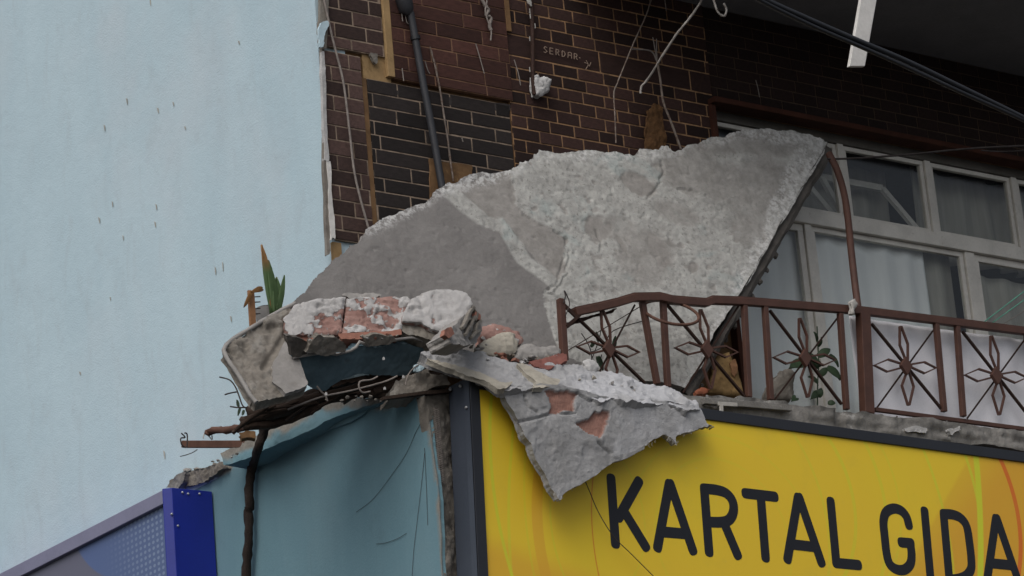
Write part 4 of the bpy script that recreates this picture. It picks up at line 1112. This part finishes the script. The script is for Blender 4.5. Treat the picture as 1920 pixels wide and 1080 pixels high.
# pale wires in the gap
for lab, pts_, r_ in [('long pale wire strung across the dark gap above the ledge', [(540, 768, .3), (600, 745, .22), (660, 732, .15), (720, 716, .08), (745, 705, .05)], .006),
                      ('pale wire curl hanging under the turquoise face', [(708, 706, .05), (696, 712, .05), (676, 715, .06), (673, 726, .06), (680, 736, .06), (694, 734, .06)], .006),
                      ('short pale wire hooked above the ledge middle', [(594, 724, .2), (602, 734, .2), (610, 742, .2), (614, 752, .2)], .006),
                      ('thin wire arching from the corner block to the parapet', [(760, 722, -.02), (766, 702, -.02), (778, 688, -.02), (790, 682, -.02)], .004)]:
    stick('wire', lab, 'wire', pts_, 'wire_grey', r_, wob=0)
for i, (x, y) in enumerate([(612, 738), (722, 728), (757, 706), (720, 672)]):
    c = Q(x, y, .02)
    mb = MB().hexa([c+np.array([rnd.uniform(-.012, -.004), 0, rnd.uniform(-.012, -.006)]), c+[.006, 0, -.009], c+[.007, 0, .006], c+[-.003, 0, .011]], [c+[-.006, .012, -.008], c+[.005, .012, -.006], c+[.006, .012, .004], c+[-.004, .012, .006]])
    tag(mb.build('plaster_crumb', 'mortar_white'), 'tiny white plaster crumb caught in the dark debris', 'crumb', 'crumbs caught in the debris')

# thick dead stem running down the turquoise wall
st_px = [(560, 775), (530, 790), (502, 800), (492, 815), (484, 840), (474, 870), (468, 905), (468, 950), (466, 958), (467, 1000), (464, 1040), (462, 1095), (460, 1200)]
stP = [QX(x, y, -.27 if y < 870 else -.06) for x, y in st_px]
tag(MB().tube(spline(stP, 4), [.028]*10+[.032]*39, 8, wob=.22).build('dead_stem', 'bark'), 'thick dark dead climber stem running down the turquoise wall', 'stem')
for lab, pts_ in [('curved hairline wire on the turquoise wall below the corner block', [(797, 778), (780, 810), (762, 850), (735, 890), (700, 935), (668, 960)]),
                  ('short vertical hairline twig on the turquoise wall by the bead', [(796, 840), (798, 880), (800, 930), (802, 985)]),
                  ('long thin dry twig hanging down the turquoise wall edge', [(796, 850), (790, 910), (783, 970), (776, 1030), (772, 1090)]),
                  ('faint short hairline twig low on the turquoise wall', [(762, 1000), (745, 1010), (722, 1018), (705, 1020)])]:
    tag(MB().tube(spline([QX(x, y, -.005) for x, y in pts_], 5), .0014, 5).build('wire', 'wire_dark'), lab, 'twig')
tag(MB().tube(spline([Q(x, y, -.30) for x, y in [(1092, 890), (1105, 920), (1122, 960), (1150, 1005), (1185, 1040), (1230, 1085)]], 5), .0032, 5).build('thorny_twig', 'wire_dark'), 'thin dark thorny twig hanging over the yellow sign beside the letter K', 'twig')

# ================================================================== plants
def leaf(mb, base, tip, wd, nrm, bend=.0, n=7):
    b, t = np.array(base, float), np.array(tip, float); d = t-b
    s_ = nrmz(np.cross(d, nrm)); nn = nrmz(np.cross(s_, d)); vs_ = []; at = []
    for i in range(n+1):
        k = i/n; wv_ = wd*math.sin(math.pi*min(1, .16+.84*k))**.8 if k < 1 else 0
        c = b+d*k+nn*bend*math.sin(math.pi*k)
        vs_ += [c-s_*wv_/2+nn*wd*.12, c-nn*wd*.10, c+s_*wv_/2+nn*wd*.12]; at += [k]*3
    fs = []
    for i in range(n):
        for k in range(2): fs.append((i*3+k, i*3+k+1, (i+1)*3+k+1, (i+1)*3+k))
    mb.add(vs_, fs, True)
    return at
def leafobj(name, mat, parent, base, tip, wd, nrm=(0, -1, 0), bend=0., shift=0.):
    mb = MB(); at = leaf(mb, base, tip, wd, nrm, bend)
    o = mb.build(name, mat, parent)
    o.data.attributes.new('a', 'FLOAT', 'POINT').data.foreach_set('value', np.clip(np.array(at)+shift, 0, 1).astype(np.float32))
    m_ = o.modifiers.new('thick', 'SOLIDIFY'); m_.thickness = .004
    return o
AYp = .58
ag = thing('potted_plant', 'green sword-leaved plant with brown tips in a grey pot behind the parapet', 'plant', Q(512, 606, AYp))
for b, t_, wd, sh in [((512, 592), (490, 459), .070, -.12), ((516, 592), (503, 488), .060, -.4), ((519, 592), (533, 516), .040, -.5), ((518, 592), (518, 520), .075, -.45), ((508, 590), (504, 540), .03, .3)]:
    leafobj('leaf', 'agave', ag, Q(*b, AYp), Q(*t_, AYp+.02), wd, bend=.01, shift=sh)
pr = [(484, 572, .0), (484, 610, .0)]
c0, c1 = Q(500, 580, AYp+.08), Q(502, 622, AYp+.08)
MB().tube([c1, c0, c0+[0, 0, .008], c0+[0, 0, -.01]], [.065, .075, .068, .06], 18).build('pot', 'pot_grey', ag)
dp = thing('wooden_stake', 'tan wooden stake with a withered brown leaf beside the potted plant', 'stake', Q(473, 612, AYp-.05))
MB().bar(Q(474, 612, AYp-.05), Q(470, 545, AYp-.05), .045, .02).build('post', 'timber_tan', dp, .003)
leafobj('withered_leaf', 'leaf_brown', dp, Q(493, 541, AYp-.06), Q(470, 548, AYp-.07), .035, bend=.02)
leafobj('withered_leaf', 'leaf_brown', dp, Q(472, 546, AYp-.07), Q(457, 576, AYp-.07), .028, bend=.01)
rg = MB()
for y in (556, 566, 578, 588): rg.tube([Q(474, y+1, AYp), Q(488, y, AYp)], .004, 5)
rg.build('tie_wire', 'wire_dark', dp)
# bare twig at left
tw = thing('dry_twig', 'bare forked twig with two dark leaves sticking out from the debris', 'twig', QX(455, 785, -.3))
TX = -.3
for pts_ in ([(470, 765), (456, 762), (448, 742), (441, 725), (430, 712), (412, 707)], [(443, 735), (432, 737), (422, 740)], [(462, 764), (445, 764), (432, 762)]):
    MB().tube(spline([QX(x, y, TX) for x, y in pts_], 4), .0055, 5).build('branch', 'wire_dark', tw)
for b, t_ in (((451, 764), (446, 779)), ((448, 762), (444, 750)), ((458, 770), (454, 778))):
    leafobj('leaf', 'leaf_dark', tw, QX(*b, TX), QX(*t_, TX), .03, (-1, 0, 0))
# weed behind the railing
wd_ = thing('weed', 'green leafy weed growing on the balcony edge behind the railing', 'plant', Q(1532, 762, .16))
MB().tube(spline([Q(x, y, .16) for x, y in [(1533, 762), (1533, 720), (1535, 680), (1533, 640), (1532, 612)]], 4), .005, 5).build('stem', 'leaf_green', wd_)
for b, t_, wd in [((1534, 705), (1552, 690), .05), ((1550, 690), (1576, 712), .09), ((1534, 720), (1516, 706), .05), ((1534, 745), (1540, 728), .05), ((1533, 690), (1512, 660), .07), ((1512, 680), (1480, 690), .09), ((1534, 668), (1556, 655), .06),
                  ((1555, 665), (1572, 688), .05), ((1534, 735), (1520, 748), .05), ((1534, 650), (1540, 632), .03), ((1532, 640), (1526, 622), .03), ((1552, 756), (1566, 756), .04), ((1494, 745), (1484, 752), .05), ((1536, 690), (1526, 674), .06)]:
    leafobj('leaf', 'leaf_green', wd_, Q(*b, .16), Q(*t_, .14), wd, (rnd.uniform(-.4, .4), -1, rnd.uniform(0, .6)), .01)
w2 = thing('weed', 'thin dark weed tangled round the first bent flower ornament', 'plant', Q(1110, 690, .08))
for pts_ in ([(1112, 700), (1108, 660), (1100, 640), (1090, 625)], [(1110, 672), (1122, 640), (1128, 612)], [(1108, 660), (1130, 650), (1150, 620), (1205, 602)], [(1120, 690), (1126, 672), (1128, 665)]):
    MB().tube(spline([Q(x, y, .08) for x, y in pts_], 4), .0035, 5).build('stem', 'wire_dark', w2)
for b, t_, wd in [((1120, 668), (1130, 694), .05), ((1122, 640), (1118, 622), .03), ((1150, 655), (1154, 630), .035), ((1108, 650), (1116, 640), .025)]:
    leafobj('leaf', 'leaf_dark', w2, Q(*b, .08), Q(*t_, .07), wd)

# ================================================================== RAILING
RY = .03
rl = thing('balcony_railing', 'rust-brown balcony railing with flower ornaments, bent at its broken end', 'railing', Q(1624, 772, RY))
rp = [(1078, 586), (1121, 577), (1155, 569), (1188, 559), (1237, 558), (1261, 564), (1323, 569), (1335, 564), (1391, 566), (1480, 573), (1593, 582), (1607, 583), (1760, 602), (1920, 622), (2030, 637)]
P = [Q(x, y, RY-.03*math.exp(-((x-1200)/90)**2)) for x, y in rp]
MB().path_bar(P, .05, .045).build('top_rail', 'rust_paint', rl, .004)
MB().path_bar([p+np.array([.0, .012, .031]) for p in P], .012, .05).build('rail_cap', 'rust_paint', rl)
def post(a, b, wd, name='baluster'):
    MB().bar(Q(*b, RY), Q(*a, RY), wd, wd).build(name, 'rust_paint', rl, .003)
post((1051, 561), (1058, 676), .045, 'end_post')
for a, b in [((1204, 566), (1232, 720)), ((1243, 566), (1252, 726)), ((1395, 571), (1404, 745)), ((1434, 574), (1445, 750)), ((1575, 588), (1587, 768)), ((1755, 606), (1770, 772)), ((1794, 611), (1806, 781)), ((1925, 628), (1940, 800))]:
    post(a, b, .038)
MB().bar(Q(1626, 776, RY), Q(1618, 590, RY), .088, .07).build('main_post', 'rust_paint', rl, .004)
MB().bar(Q(1640, 768, RY+.02), Q(1930, 806, RY+.02), .03, .03).build('bottom_rail', 'rust_paint', rl, .003)
def ornament(cx, cy, d1, d2, d3, d4, sh=(0, 0), bw=.018):
    c = Q(cx, cy, RY-.012)
    pt = lambda dx, dy, Y=RY: Q(cx+dx+sh[0]*dy/70., cy+dy+sh[1]*dx/60., Y)
    dm = MB().prism([pt(-1.5, -17, RY-.035), pt(11, 1, RY-.035), pt(1.5, 18, RY-.035), pt(-11, -1, RY-.035)], (0, .03, 0)).build('rosette', 'rust_paint', rl, .004)
    for name, lp in (('petal', [(-2, -12), (-13, -40), (-13.3, -74), (-3, -40+-4)]), ):
        pass
    for lp in ([(-3, -10), (-14, -38), (-14, -72), (-11, -72), (1, -40), (1, -10)], [(0, 10), (-10, 38), (1, 74), (4, 74), (12, 40), (3, 10)],
               [(-8, -2), (-36, -11), (-62, 0), (-38, 12), (-8, 4)], [(8, -2), (32, -6), (54, 5), (32, 15), (8, 4)]):
        MB().path_bar([pt(a, b) for a, b in lp], .012, bw).build('petal', 'rust_paint', rl)
    MB().bar(pt(*d1, RY+.012), pt(*d2, RY+.012), .014, .022).build('diagonal_bar', 'rust_dark', rl)  # diagonals take a darker colour for their shaded undersides
    MB().bar(pt(*d3, RY+.024), pt(*d4, RY+.024), .012, .006).build('diagonal_bar', 'rust_dark', rl)
ornament(1144, 653, (-88, -82), (62, 62), (50, -84), (-30, 60), (3, 3))
ornament(1328, 654, (-78, -84), (66, 88), (60, -84), (-50, 84), (2, 2))
ornament(1512, 670, (-69, -88), (66, 88), (60, -76), (-60, 80))
ornament(1701, 685, (-67, -78), (66, 84), (52, -70), (-60, 84))
ornament(1871, 703, (-67, -82), (60, 80), (50, -66), (-58, 82))
MB().bar(Q(1060, 660, RY), Q(1200, 575, RY+.05), .006, .006).bar(Q(1062, 612, RY-.02), Q(1088, 590, RY-.02), .02, .012).bar(Q(1050, 565, RY-.015), Q(1082, 596, RY-.015), .022, .014).build('bent_strap', 'rust_dark', rl)
sheet('torn_metal', 'rust_dark', rl, [(1060, 606), (1086, 596), (1130, 586), (1158, 578), (1150, 586), (1110, 596), (1080, 606), (1062, 616)], planeY(RY+.03), .02, .009, amp=.006, seed=141)
# the bent stanchion reaching up to the slab corner
MB().tube(spline([Q(1554, 288, .52), Q(1569, 318, .46), Q(1582, 360, .38), Q(1590, 410, .30), Q(1596, 470, .2), Q(1604, 540, .1), Q(1611, 592, RY)], 6), .027, 10).build('bent_stanchion', 'rust_paint', rl)
hp = []
for k in range(33):
    t = 2*math.pi*k/32
    hp.append(Q(1258, 586, -.03)+RGT*.19*math.cos(t)+(UPV*-.035*math.cos(t))+UPV*.125*math.sin(t)+_h*.16*math.sin(t))
tag(MB().tube(hp, .011, 7).build('pot_ring', 'rust_steel'), 'rusty round flower pot ring hanging on the bent railing', 'pot ring')
tag(sheet('tape_knot', 'cord_white', None, [(1594, 566), (1603, 560), (1609, 570), (1603, 580), (1602, 590), (1595, 588), (1598, 578)], planeY(-.04), .03, .006, amp=.003, seed=143, dome=.008), 'small white tape knot tied round the railing post', 'tape')
stick('wire', 'small dark wire curl sticking up from the railing end', 'wire', [(1060, 592, .0), (1068, 570, .0), (1062, 552, .0), (1058, 545, .0), (1060, 556, .0), (1056, 568, .0)], 'wire_dark', .004, wob=0)

# white sheet hung inside the railing
def cloth(name, label, x0, x1, ztop, zbot, Y, mat, amp, seed, cat, parent=None):
    nx, nz = 90, 26; vs_, fs = [], []
    for i in range(nx+1):
        for j in range(nz+1):
            u, v = i/nx, j/nz; x = x0+(x1-x0)*u
            zt = ztop(x) if callable(ztop) else ztop; zb = zbot(x) if callable(zbot) else zbot
            d = amp*.7*(float(vn(np.array([x*5.]), np.array([v*1.2]), seed)[0])*.6+.5*float(vn(np.array([x*2.2+v]), np.array([v*3.]), seed+3)[0])+.25*math.sin(x*31+2*v+seed))
            vs_.append((x, Y+d, zt+(zb-zt)*v))
    for i in range(nx):
        for j in range(nz): fs.append((i*(nz+1)+j, (i+1)*(nz+1)+j, (i+1)*(nz+1)+j+1, i*(nz+1)+j+1))
    o = MB().add(vs_, fs, True).build(name, mat, parent)
    o.modifiers.new('thick', 'SOLIDIFY').thickness = .004
    if label: tag(o, label, cat)
    return o
xa, xb = float(Q(1592, 600, .12)[0]), 6.2
za = lambda x: float(Q(1620, 597, .12)[2])+.03*(x-xa)/(xb-xa)
cloth('white_sheet', 'white cloth sheet stretched behind the right part of the railing', xa, xb, za, 7.80, .12, 'cloth_white', .02, 5, 'sheet')

# ================================================================== WINDOW
wn = thing('window', 'old cream-painted multi-pane window behind the balcony railing', 'window', ((WX0+WX1)/2, FY+.08, WZ0))
WY = FY+.05
def member(x0, x1, z0, z1, d0=0., d1=.07, name='frame_bar', mat='frame_paint'):
    return MB().box(x0, x1, WY+d0, WY+d1, z0, z1).build(name, mat, wn, .004)
Wx = lambda x, y: float(Q(x, y, WY)[0]); Wz = lambda x, y: float(Q(x, y, WY)[2])
hz0, hz1 = Wz(1595, 273), WZ1
member(WX0, WX1, hz0, WZ1, .0, .07, 'head_bar', 'frame_head_shaded')
tz0, tz1 = Wz(1700, 452), Wz(1700, 428)
member(WX0, WX1, tz0, tz1, -.02, .07, 'transom')
member(WX0, WX1, WZ0, WZ0+.09, -.02, .08, 'sill')
ux = [Wx(1584, 340), Wx(1747, 365), Wx(1747, 365)+.95]
for x in ux: member(x-.03, x+.03, tz1+.001, hz0-.001, name='mullion')
lx = [Wx(1522, 480), Wx(1824, 520), Wx(1824, 520)+1.35]
for x, h in zip(lx, (.035, .05, .04)): member(x-h, x+h, WZ0+.091, tz0-.001, name='mullion')
member(WX0, WX0+.06, WZ0+.091, tz0-.001); member(WX0, WX0+.06, tz1+.001, hz0-.001); member(WX1-.06, WX1, WZ0+.091, hz0-.11)
# casement sashes
def sash(x0, x1, z0, z1, wd=.05, dy=.02):
    s_ = MB().box(x0, x1, WY+dy, WY+dy+.04, z1-wd, z1).box(x0, x1, WY+dy, WY+dy+.04, z0, z0+wd).box(x0, x0+wd, WY+dy, WY+dy+.04, z0+wd, z1-wd).box(x1-wd, x1, WY+dy, WY+dy+.04, z0+wd, z1-wd).build('sash', 'frame_paint', wn, .003)
    MB().box(x0+wd, x1-wd, WY+dy+.016, WY+dy+.020, z0+wd, z1-wd).build('pane', 'glass', s_)
    return s_
cols_l = [(WX0+.06, lx[0]-.036), (lx[0]+.036, lx[1]-.052), (lx[1]+.052, lx[2]-.042), (lx[2]+.042, WX1-.06)]
for i, (a, b) in enumerate(cols_l): sash(a+.003, b-.003, WZ0+.095, tz0-.004, .055 if i in (0, 2) else .04)
cols_u = [(WX0+.06, ux[0]-.031), (ux[0]+.031, ux[1]-.031), (ux[1]+.031, ux[2]-.031), (ux[2]+.031, WX1-.06)]
for a, b in cols_u: sash(a+.003, b-.003, tz1+.004, hz0-.004, .035)
# inner tilted vent sash seen through the upper panes
xv0, xv1 = cols_u[1]
for t_ in (0,):
    a, b = np.array([xv0+.03, WY+.12, tz1+.05]), np.array([xv1-.05, WY+.12, tz1+.05])
    c, d = a+[.02, .22, .42], b+[-.12, .22, .42]
    v = MB()
    for p_, q_ in ((a, b), (b, d), (d, c), (c, a)): v.bar(p_, q_, .05, .03)
    v.build('vent_sash', 'frame_paint', wn)
a, b = np.array([xv0-.35, WY+.12, tz1+.05]), np.array([xv0-.08, WY+.12, tz1+.05])
v = MB()
for p_, q_ in ((a, b), (b, b+[-.16, .25, .5])): v.bar(p_, q_, .05, .03)
v.build('vent_sash', 'frame_paint', wn)
# curtains
def curtain(label, x0, x1, z0, z1, Y, mat, seed, amp=.03):
    nx, nz = 130, 10; vs_, fs = [], []; r = random.Random(seed); ph = r.random()*6
    for i in range(nx+1):
        x = x0+(x1-x0)*i/nx
        for j in range(nz+1):
            v = j/nz
            d = amp*math.sin(x*26+ph+1.3*math.sin(x*5+seed))*(.5+.5*v)+amp*.7*float(vn(np.array([x*7.]), np.array([v*.8]), seed)[0])
            vs_.append((x, Y+d, z1+(z0-z1)*v))
    for i in range(nx):
        for j in range(nz): fs.append((i*(nz+1)+j, (i+1)*(nz+1)+j, (i+1)*(nz+1)+j+1, i*(nz+1)+j+1))
    o = MB().add(vs_, fs, True).build('curtain', mat)
    o.modifiers.new('thick', 'SOLIDIFY').thickness = .003
    tag(o, label, 'curtain')
curtain('white net curtain behind the lower left window panes', WX0+.05, lx[1]-.42, WZ0, tz0+.02, WY+.10, 'curtain', 3, .02)
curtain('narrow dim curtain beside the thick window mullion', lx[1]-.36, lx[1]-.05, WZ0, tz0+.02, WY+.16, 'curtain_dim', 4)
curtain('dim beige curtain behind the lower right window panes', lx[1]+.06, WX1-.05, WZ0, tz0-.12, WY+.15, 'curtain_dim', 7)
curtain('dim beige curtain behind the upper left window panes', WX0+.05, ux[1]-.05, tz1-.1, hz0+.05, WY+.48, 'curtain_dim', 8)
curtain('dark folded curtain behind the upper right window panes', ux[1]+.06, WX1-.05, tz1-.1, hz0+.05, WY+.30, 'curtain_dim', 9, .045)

# ================================================================== HANGING THINGS
# service cable and pipe on the wall
def hang(name, label, cat, pxs, Y, mat, r, k=5, wob=0., sides=7):
    Ys = Y if isinstance(Y, (list, tuple)) else [Y]*len(pxs)
    P = spline([Q(x, y, yy) for (x, y), yy in zip(pxs, Ys)], k)
    return tag(MB().tube(P, r, sides, wob=wob).build(name, mat), label, cat)
hang('cable', 'slack pale grey cable hanging down the left brick siding', 'cable', [(605, -12), (612, 20), (622, 66), (632, 105), (643, 150), (650, 200), (657, 260), (664, 320), (675, 370), (691, 428)], FY-.075, 'wire_grey', .0085)
dp_ = thing('downpipe', 'dark grey drainpipe leaning down across the brick panels', 'pipe', Q(830, 360, FY-.09))
MB().tube([Q(x, y, FY-.095) for x, y in [(757, -10), (770, 25), (780, 80), (795, 165), (805, 215), (815, 270), (829, 352)]], .026, 14).build('pipe', 'pipe_grey', dp_)
MB().tube([Q(778, 68, FY-.095), Q(779.5, 75, FY-.095)], .036, 14).build('collar', 'black_rubber', dp_)
MB().tube([Q(756, -5, FY-.09), Q(762, 18, FY-.09), Q(768, 26, FY-.09)], [.06, .055, .03], 14).build('elbow', 'pipe_grey', dp_)
hang('rebar', 'thin rusty bar hanging beside the dark drainpipe', 'rebar', [(806, 88), (815, 120), (825, 168), (832, 215), (838, 250), (843, 290), (850, 340)], FY-.07, 'rebar', .007, wob=.3)
for lab, pts_ in [('thin pale drip streak on the upper red panel beside the drainpipe', [(753, 22), (755, 40)]), ('short pale hook streak on the red panel by the drainpipe', [(760, 28), (763, 42), (767, 45)]),
                  ('short pale nail streak right of the drainpipe', [(797, 115), (802, 132), (806, 138)]), ('thin scratch line on the red brick panel', [(892, 82), (898, 102), (908, 138)]),
                  ('thin pale scratch on the brown bricks left of the rod', [(964, 112), (972, 138), (976, 160)]), ('pale drip at the foot of the red panel', [(754, 128), (757, 152)]),
                  ('tiny pale nail on the dark brick panel', [(866, 258), (868, 266)])]:
    hang('plaster_streak', lab, 'streak', pts_, FY-.068, 'wire_grey', .004, 3)
hk = thing('hanging_rod', 'brown steel rod hanging down the brick wall with concrete attached', 'rebar', Q(1002, 178, FY-.09))
MB().tube([Q(x, y, FY-.09) for x, y in [(996, -10), (998, 40), (999, 90), (999, 140), (1002, 178)]], .017, 8).build('rod', 'rust_dark', hk)
sheet('concrete_lump', 'mortar_white', hk, [(1001, 141), (1008, 139), (1015, 144), (1024, 144), (1034, 150), (1030, 165), (1022, 176), (1012, 181), (1004, 178), (1001, 165)], planeY(FY-.10), .05, .007, dome=.025, amp=.005, seed=151, relief=.012)
sheet('paint_flake', 'cord_white', hk, [(989, -6), (996, -6), (997, 12), (993, 8), (990, 4)], planeY(FY-.115), .01, .004, amp=.002, seed=152)
for k, (x, y) in enumerate([(993, 20), (994, 30), (1003, 48), (993, 72), (993, 130)]):
    MB().bar(Q(x, y-4, FY-.11), Q(x+.6, y+5, FY-.11), .006, .004).build('paint_flake', 'cord_white', hk)
hang('knotted_cord', 'frayed knotted grey cord hanging over the red brick panel', 'cord', [(902, -10), (908, 8), (916, 18), (912, 28), (920, 34), (918, 46), (921, 56)], FY-.085, 'wire_grey', .013, wob=.35)
hang('knotted_cord', 'second loose strand twisted beside the knotted cord', 'cord', [(914, -10), (912, 8), (910, 22), (915, 40), (921, 58), (920, 76)], FY-.09, 'wire_grey', .006)
UP = FY-.2
hang('rebar', 'long thin rusted rebar slanting across the brown bricks', 'rebar', [(1223, -10), (1213, 25), (1195, 65), (1178, 105), (1158, 155), (1151, 175), (1153, 215), (1155, 268)], UP, 'rebar', .0055, wob=.2)
hang('rebar', 'pale crusted rebar slanting down from the upper slab', 'rebar', [(1320, -10), (1310, 10), (1290, 38), (1268, 65), (1240, 108), (1215, 148), (1203, 162), (1201, 175)], [-.1, 0, .1, .2, .4, .6, .66, .68], 'rebar_white', .008, wob=.3)
hang('rebar', 'hooked pale rebar end under the upper slab', 'rebar', [(1335, -12), (1341, 10), (1347, 24), (1358, 30), (1362, 18), (1357, 6)], [-.1]*6, 'rebar_white', .008, wob=.25)
hang('rebar', 'straight grey bar standing behind the slab top', 'rebar', [(1232, 114), (1238, 150), (1244, 192), (1258, 228), (1277, 280)], FY-.15, 'rebar', .009, wob=.15)
hang('wire', 'thin grey wire bending off the straight grey bar', 'wire', [(1232, 116), (1225, 100), (1214, 94), (1185, 92)], FY-.14, 'wire_grey', .006)
hang('wire', 'two pronged wire tip above the straight grey bar', 'wire', [(1224, 70), (1228, 92), (1232, 114), (1231, 90), (1231, 73)], FY-.14, 'wire_grey', .004)
hang('wire', 'short thin wire dangling from the dark ceiling', 'wire', [(1245, -8), (1248, 10), (1249, 20)], FY-.2, 'wire_grey', .004)
hang('wire', 'thin twig wire above the rusty window trim', 'wire', [(1417, 150), (1421, 165), (1424, 182)], FY-.09, 'wire_grey', .0035)
tag(sheet('rusted_plate', 'rust_flake', None, [(1214, 206), (1228, 192), (1240, 200), (1246, 240), (1247, 285), (1208, 285), (1211, 240)], planeY(FY-.1), .02, .01, amp=.01, seed=161, relief=.012), 'ragged rusty brown sheet hanging above the slab top', 'rusty sheet')
# timber batten
BYb = -.97
tag(MB().hexa([Q(1593, 124, BYb), Q(1622, 124, BYb), Q(1651, -40, BYb), Q(1621, -40, BYb)], [Q(1593, 124, BYb)+[0, .03, 0], Q(1622, 124, BYb)+[0, .03, 0], Q(1651, -40, BYb)+[0, .03, 0], Q(1621, -40, BYb)+[0, .03, 0]]).build('timber_batten', 'timber_white', None, .004),
    'white painted timber batten hanging from the balcony above', 'batten')
# overhead power cable: two strands
for lab, o1, r_ in (('thick black power cable crossing above the window', 0, .020), ('second black cable strand sagging just below the thick one', 9, .015)):
    pts_ = [(1330, -62+o1*.3), (1420, -8+o1*.6), (1520, 38+o1), (1610, 77+o1), (1700, 115+o1*1.2), (1800, 163+o1), (1920, 222+o1*.4), (2050, 290)]
    P = spline([Q(x, y, -1.6) for x, y in pts_], 6)
    tag(MB().tube(P, r_, 10).build('power_cable', 'black_rubber'), lab, 'cable')
hang('cable', 'thin grey wire stretched from the slab corner across the window', 'cable', [(1552, 298), (1600, 297), (1700, 290), (1790, 281), (1860, 276), (1960, 272)], [.5, .42, .3, .2, .1, 0], 'wire_dark', .008)
hang('cable', 'lower thin wire strand joining the stretched wire at the right', 'cable', [(1840, 282), (1880, 284), (1960, 280)], .1, 'wire_dark', .005)
for lab, a, b in (('upper green clothesline by the right window pane', (1846, 603), (1960, 516)), ('lower green clothesline by the right window pane', (1858, 607), (1960, 534))):
    hang('clothesline', lab, 'clothesline', [a, b], [.25, .0], 'wire_green', .0042)
hang('clothesline', 'thin grey clothesline below the two green lines', 'clothesline', [(1880, 608), (1960, 560)], [.25, .0], 'wire_grey', .003)
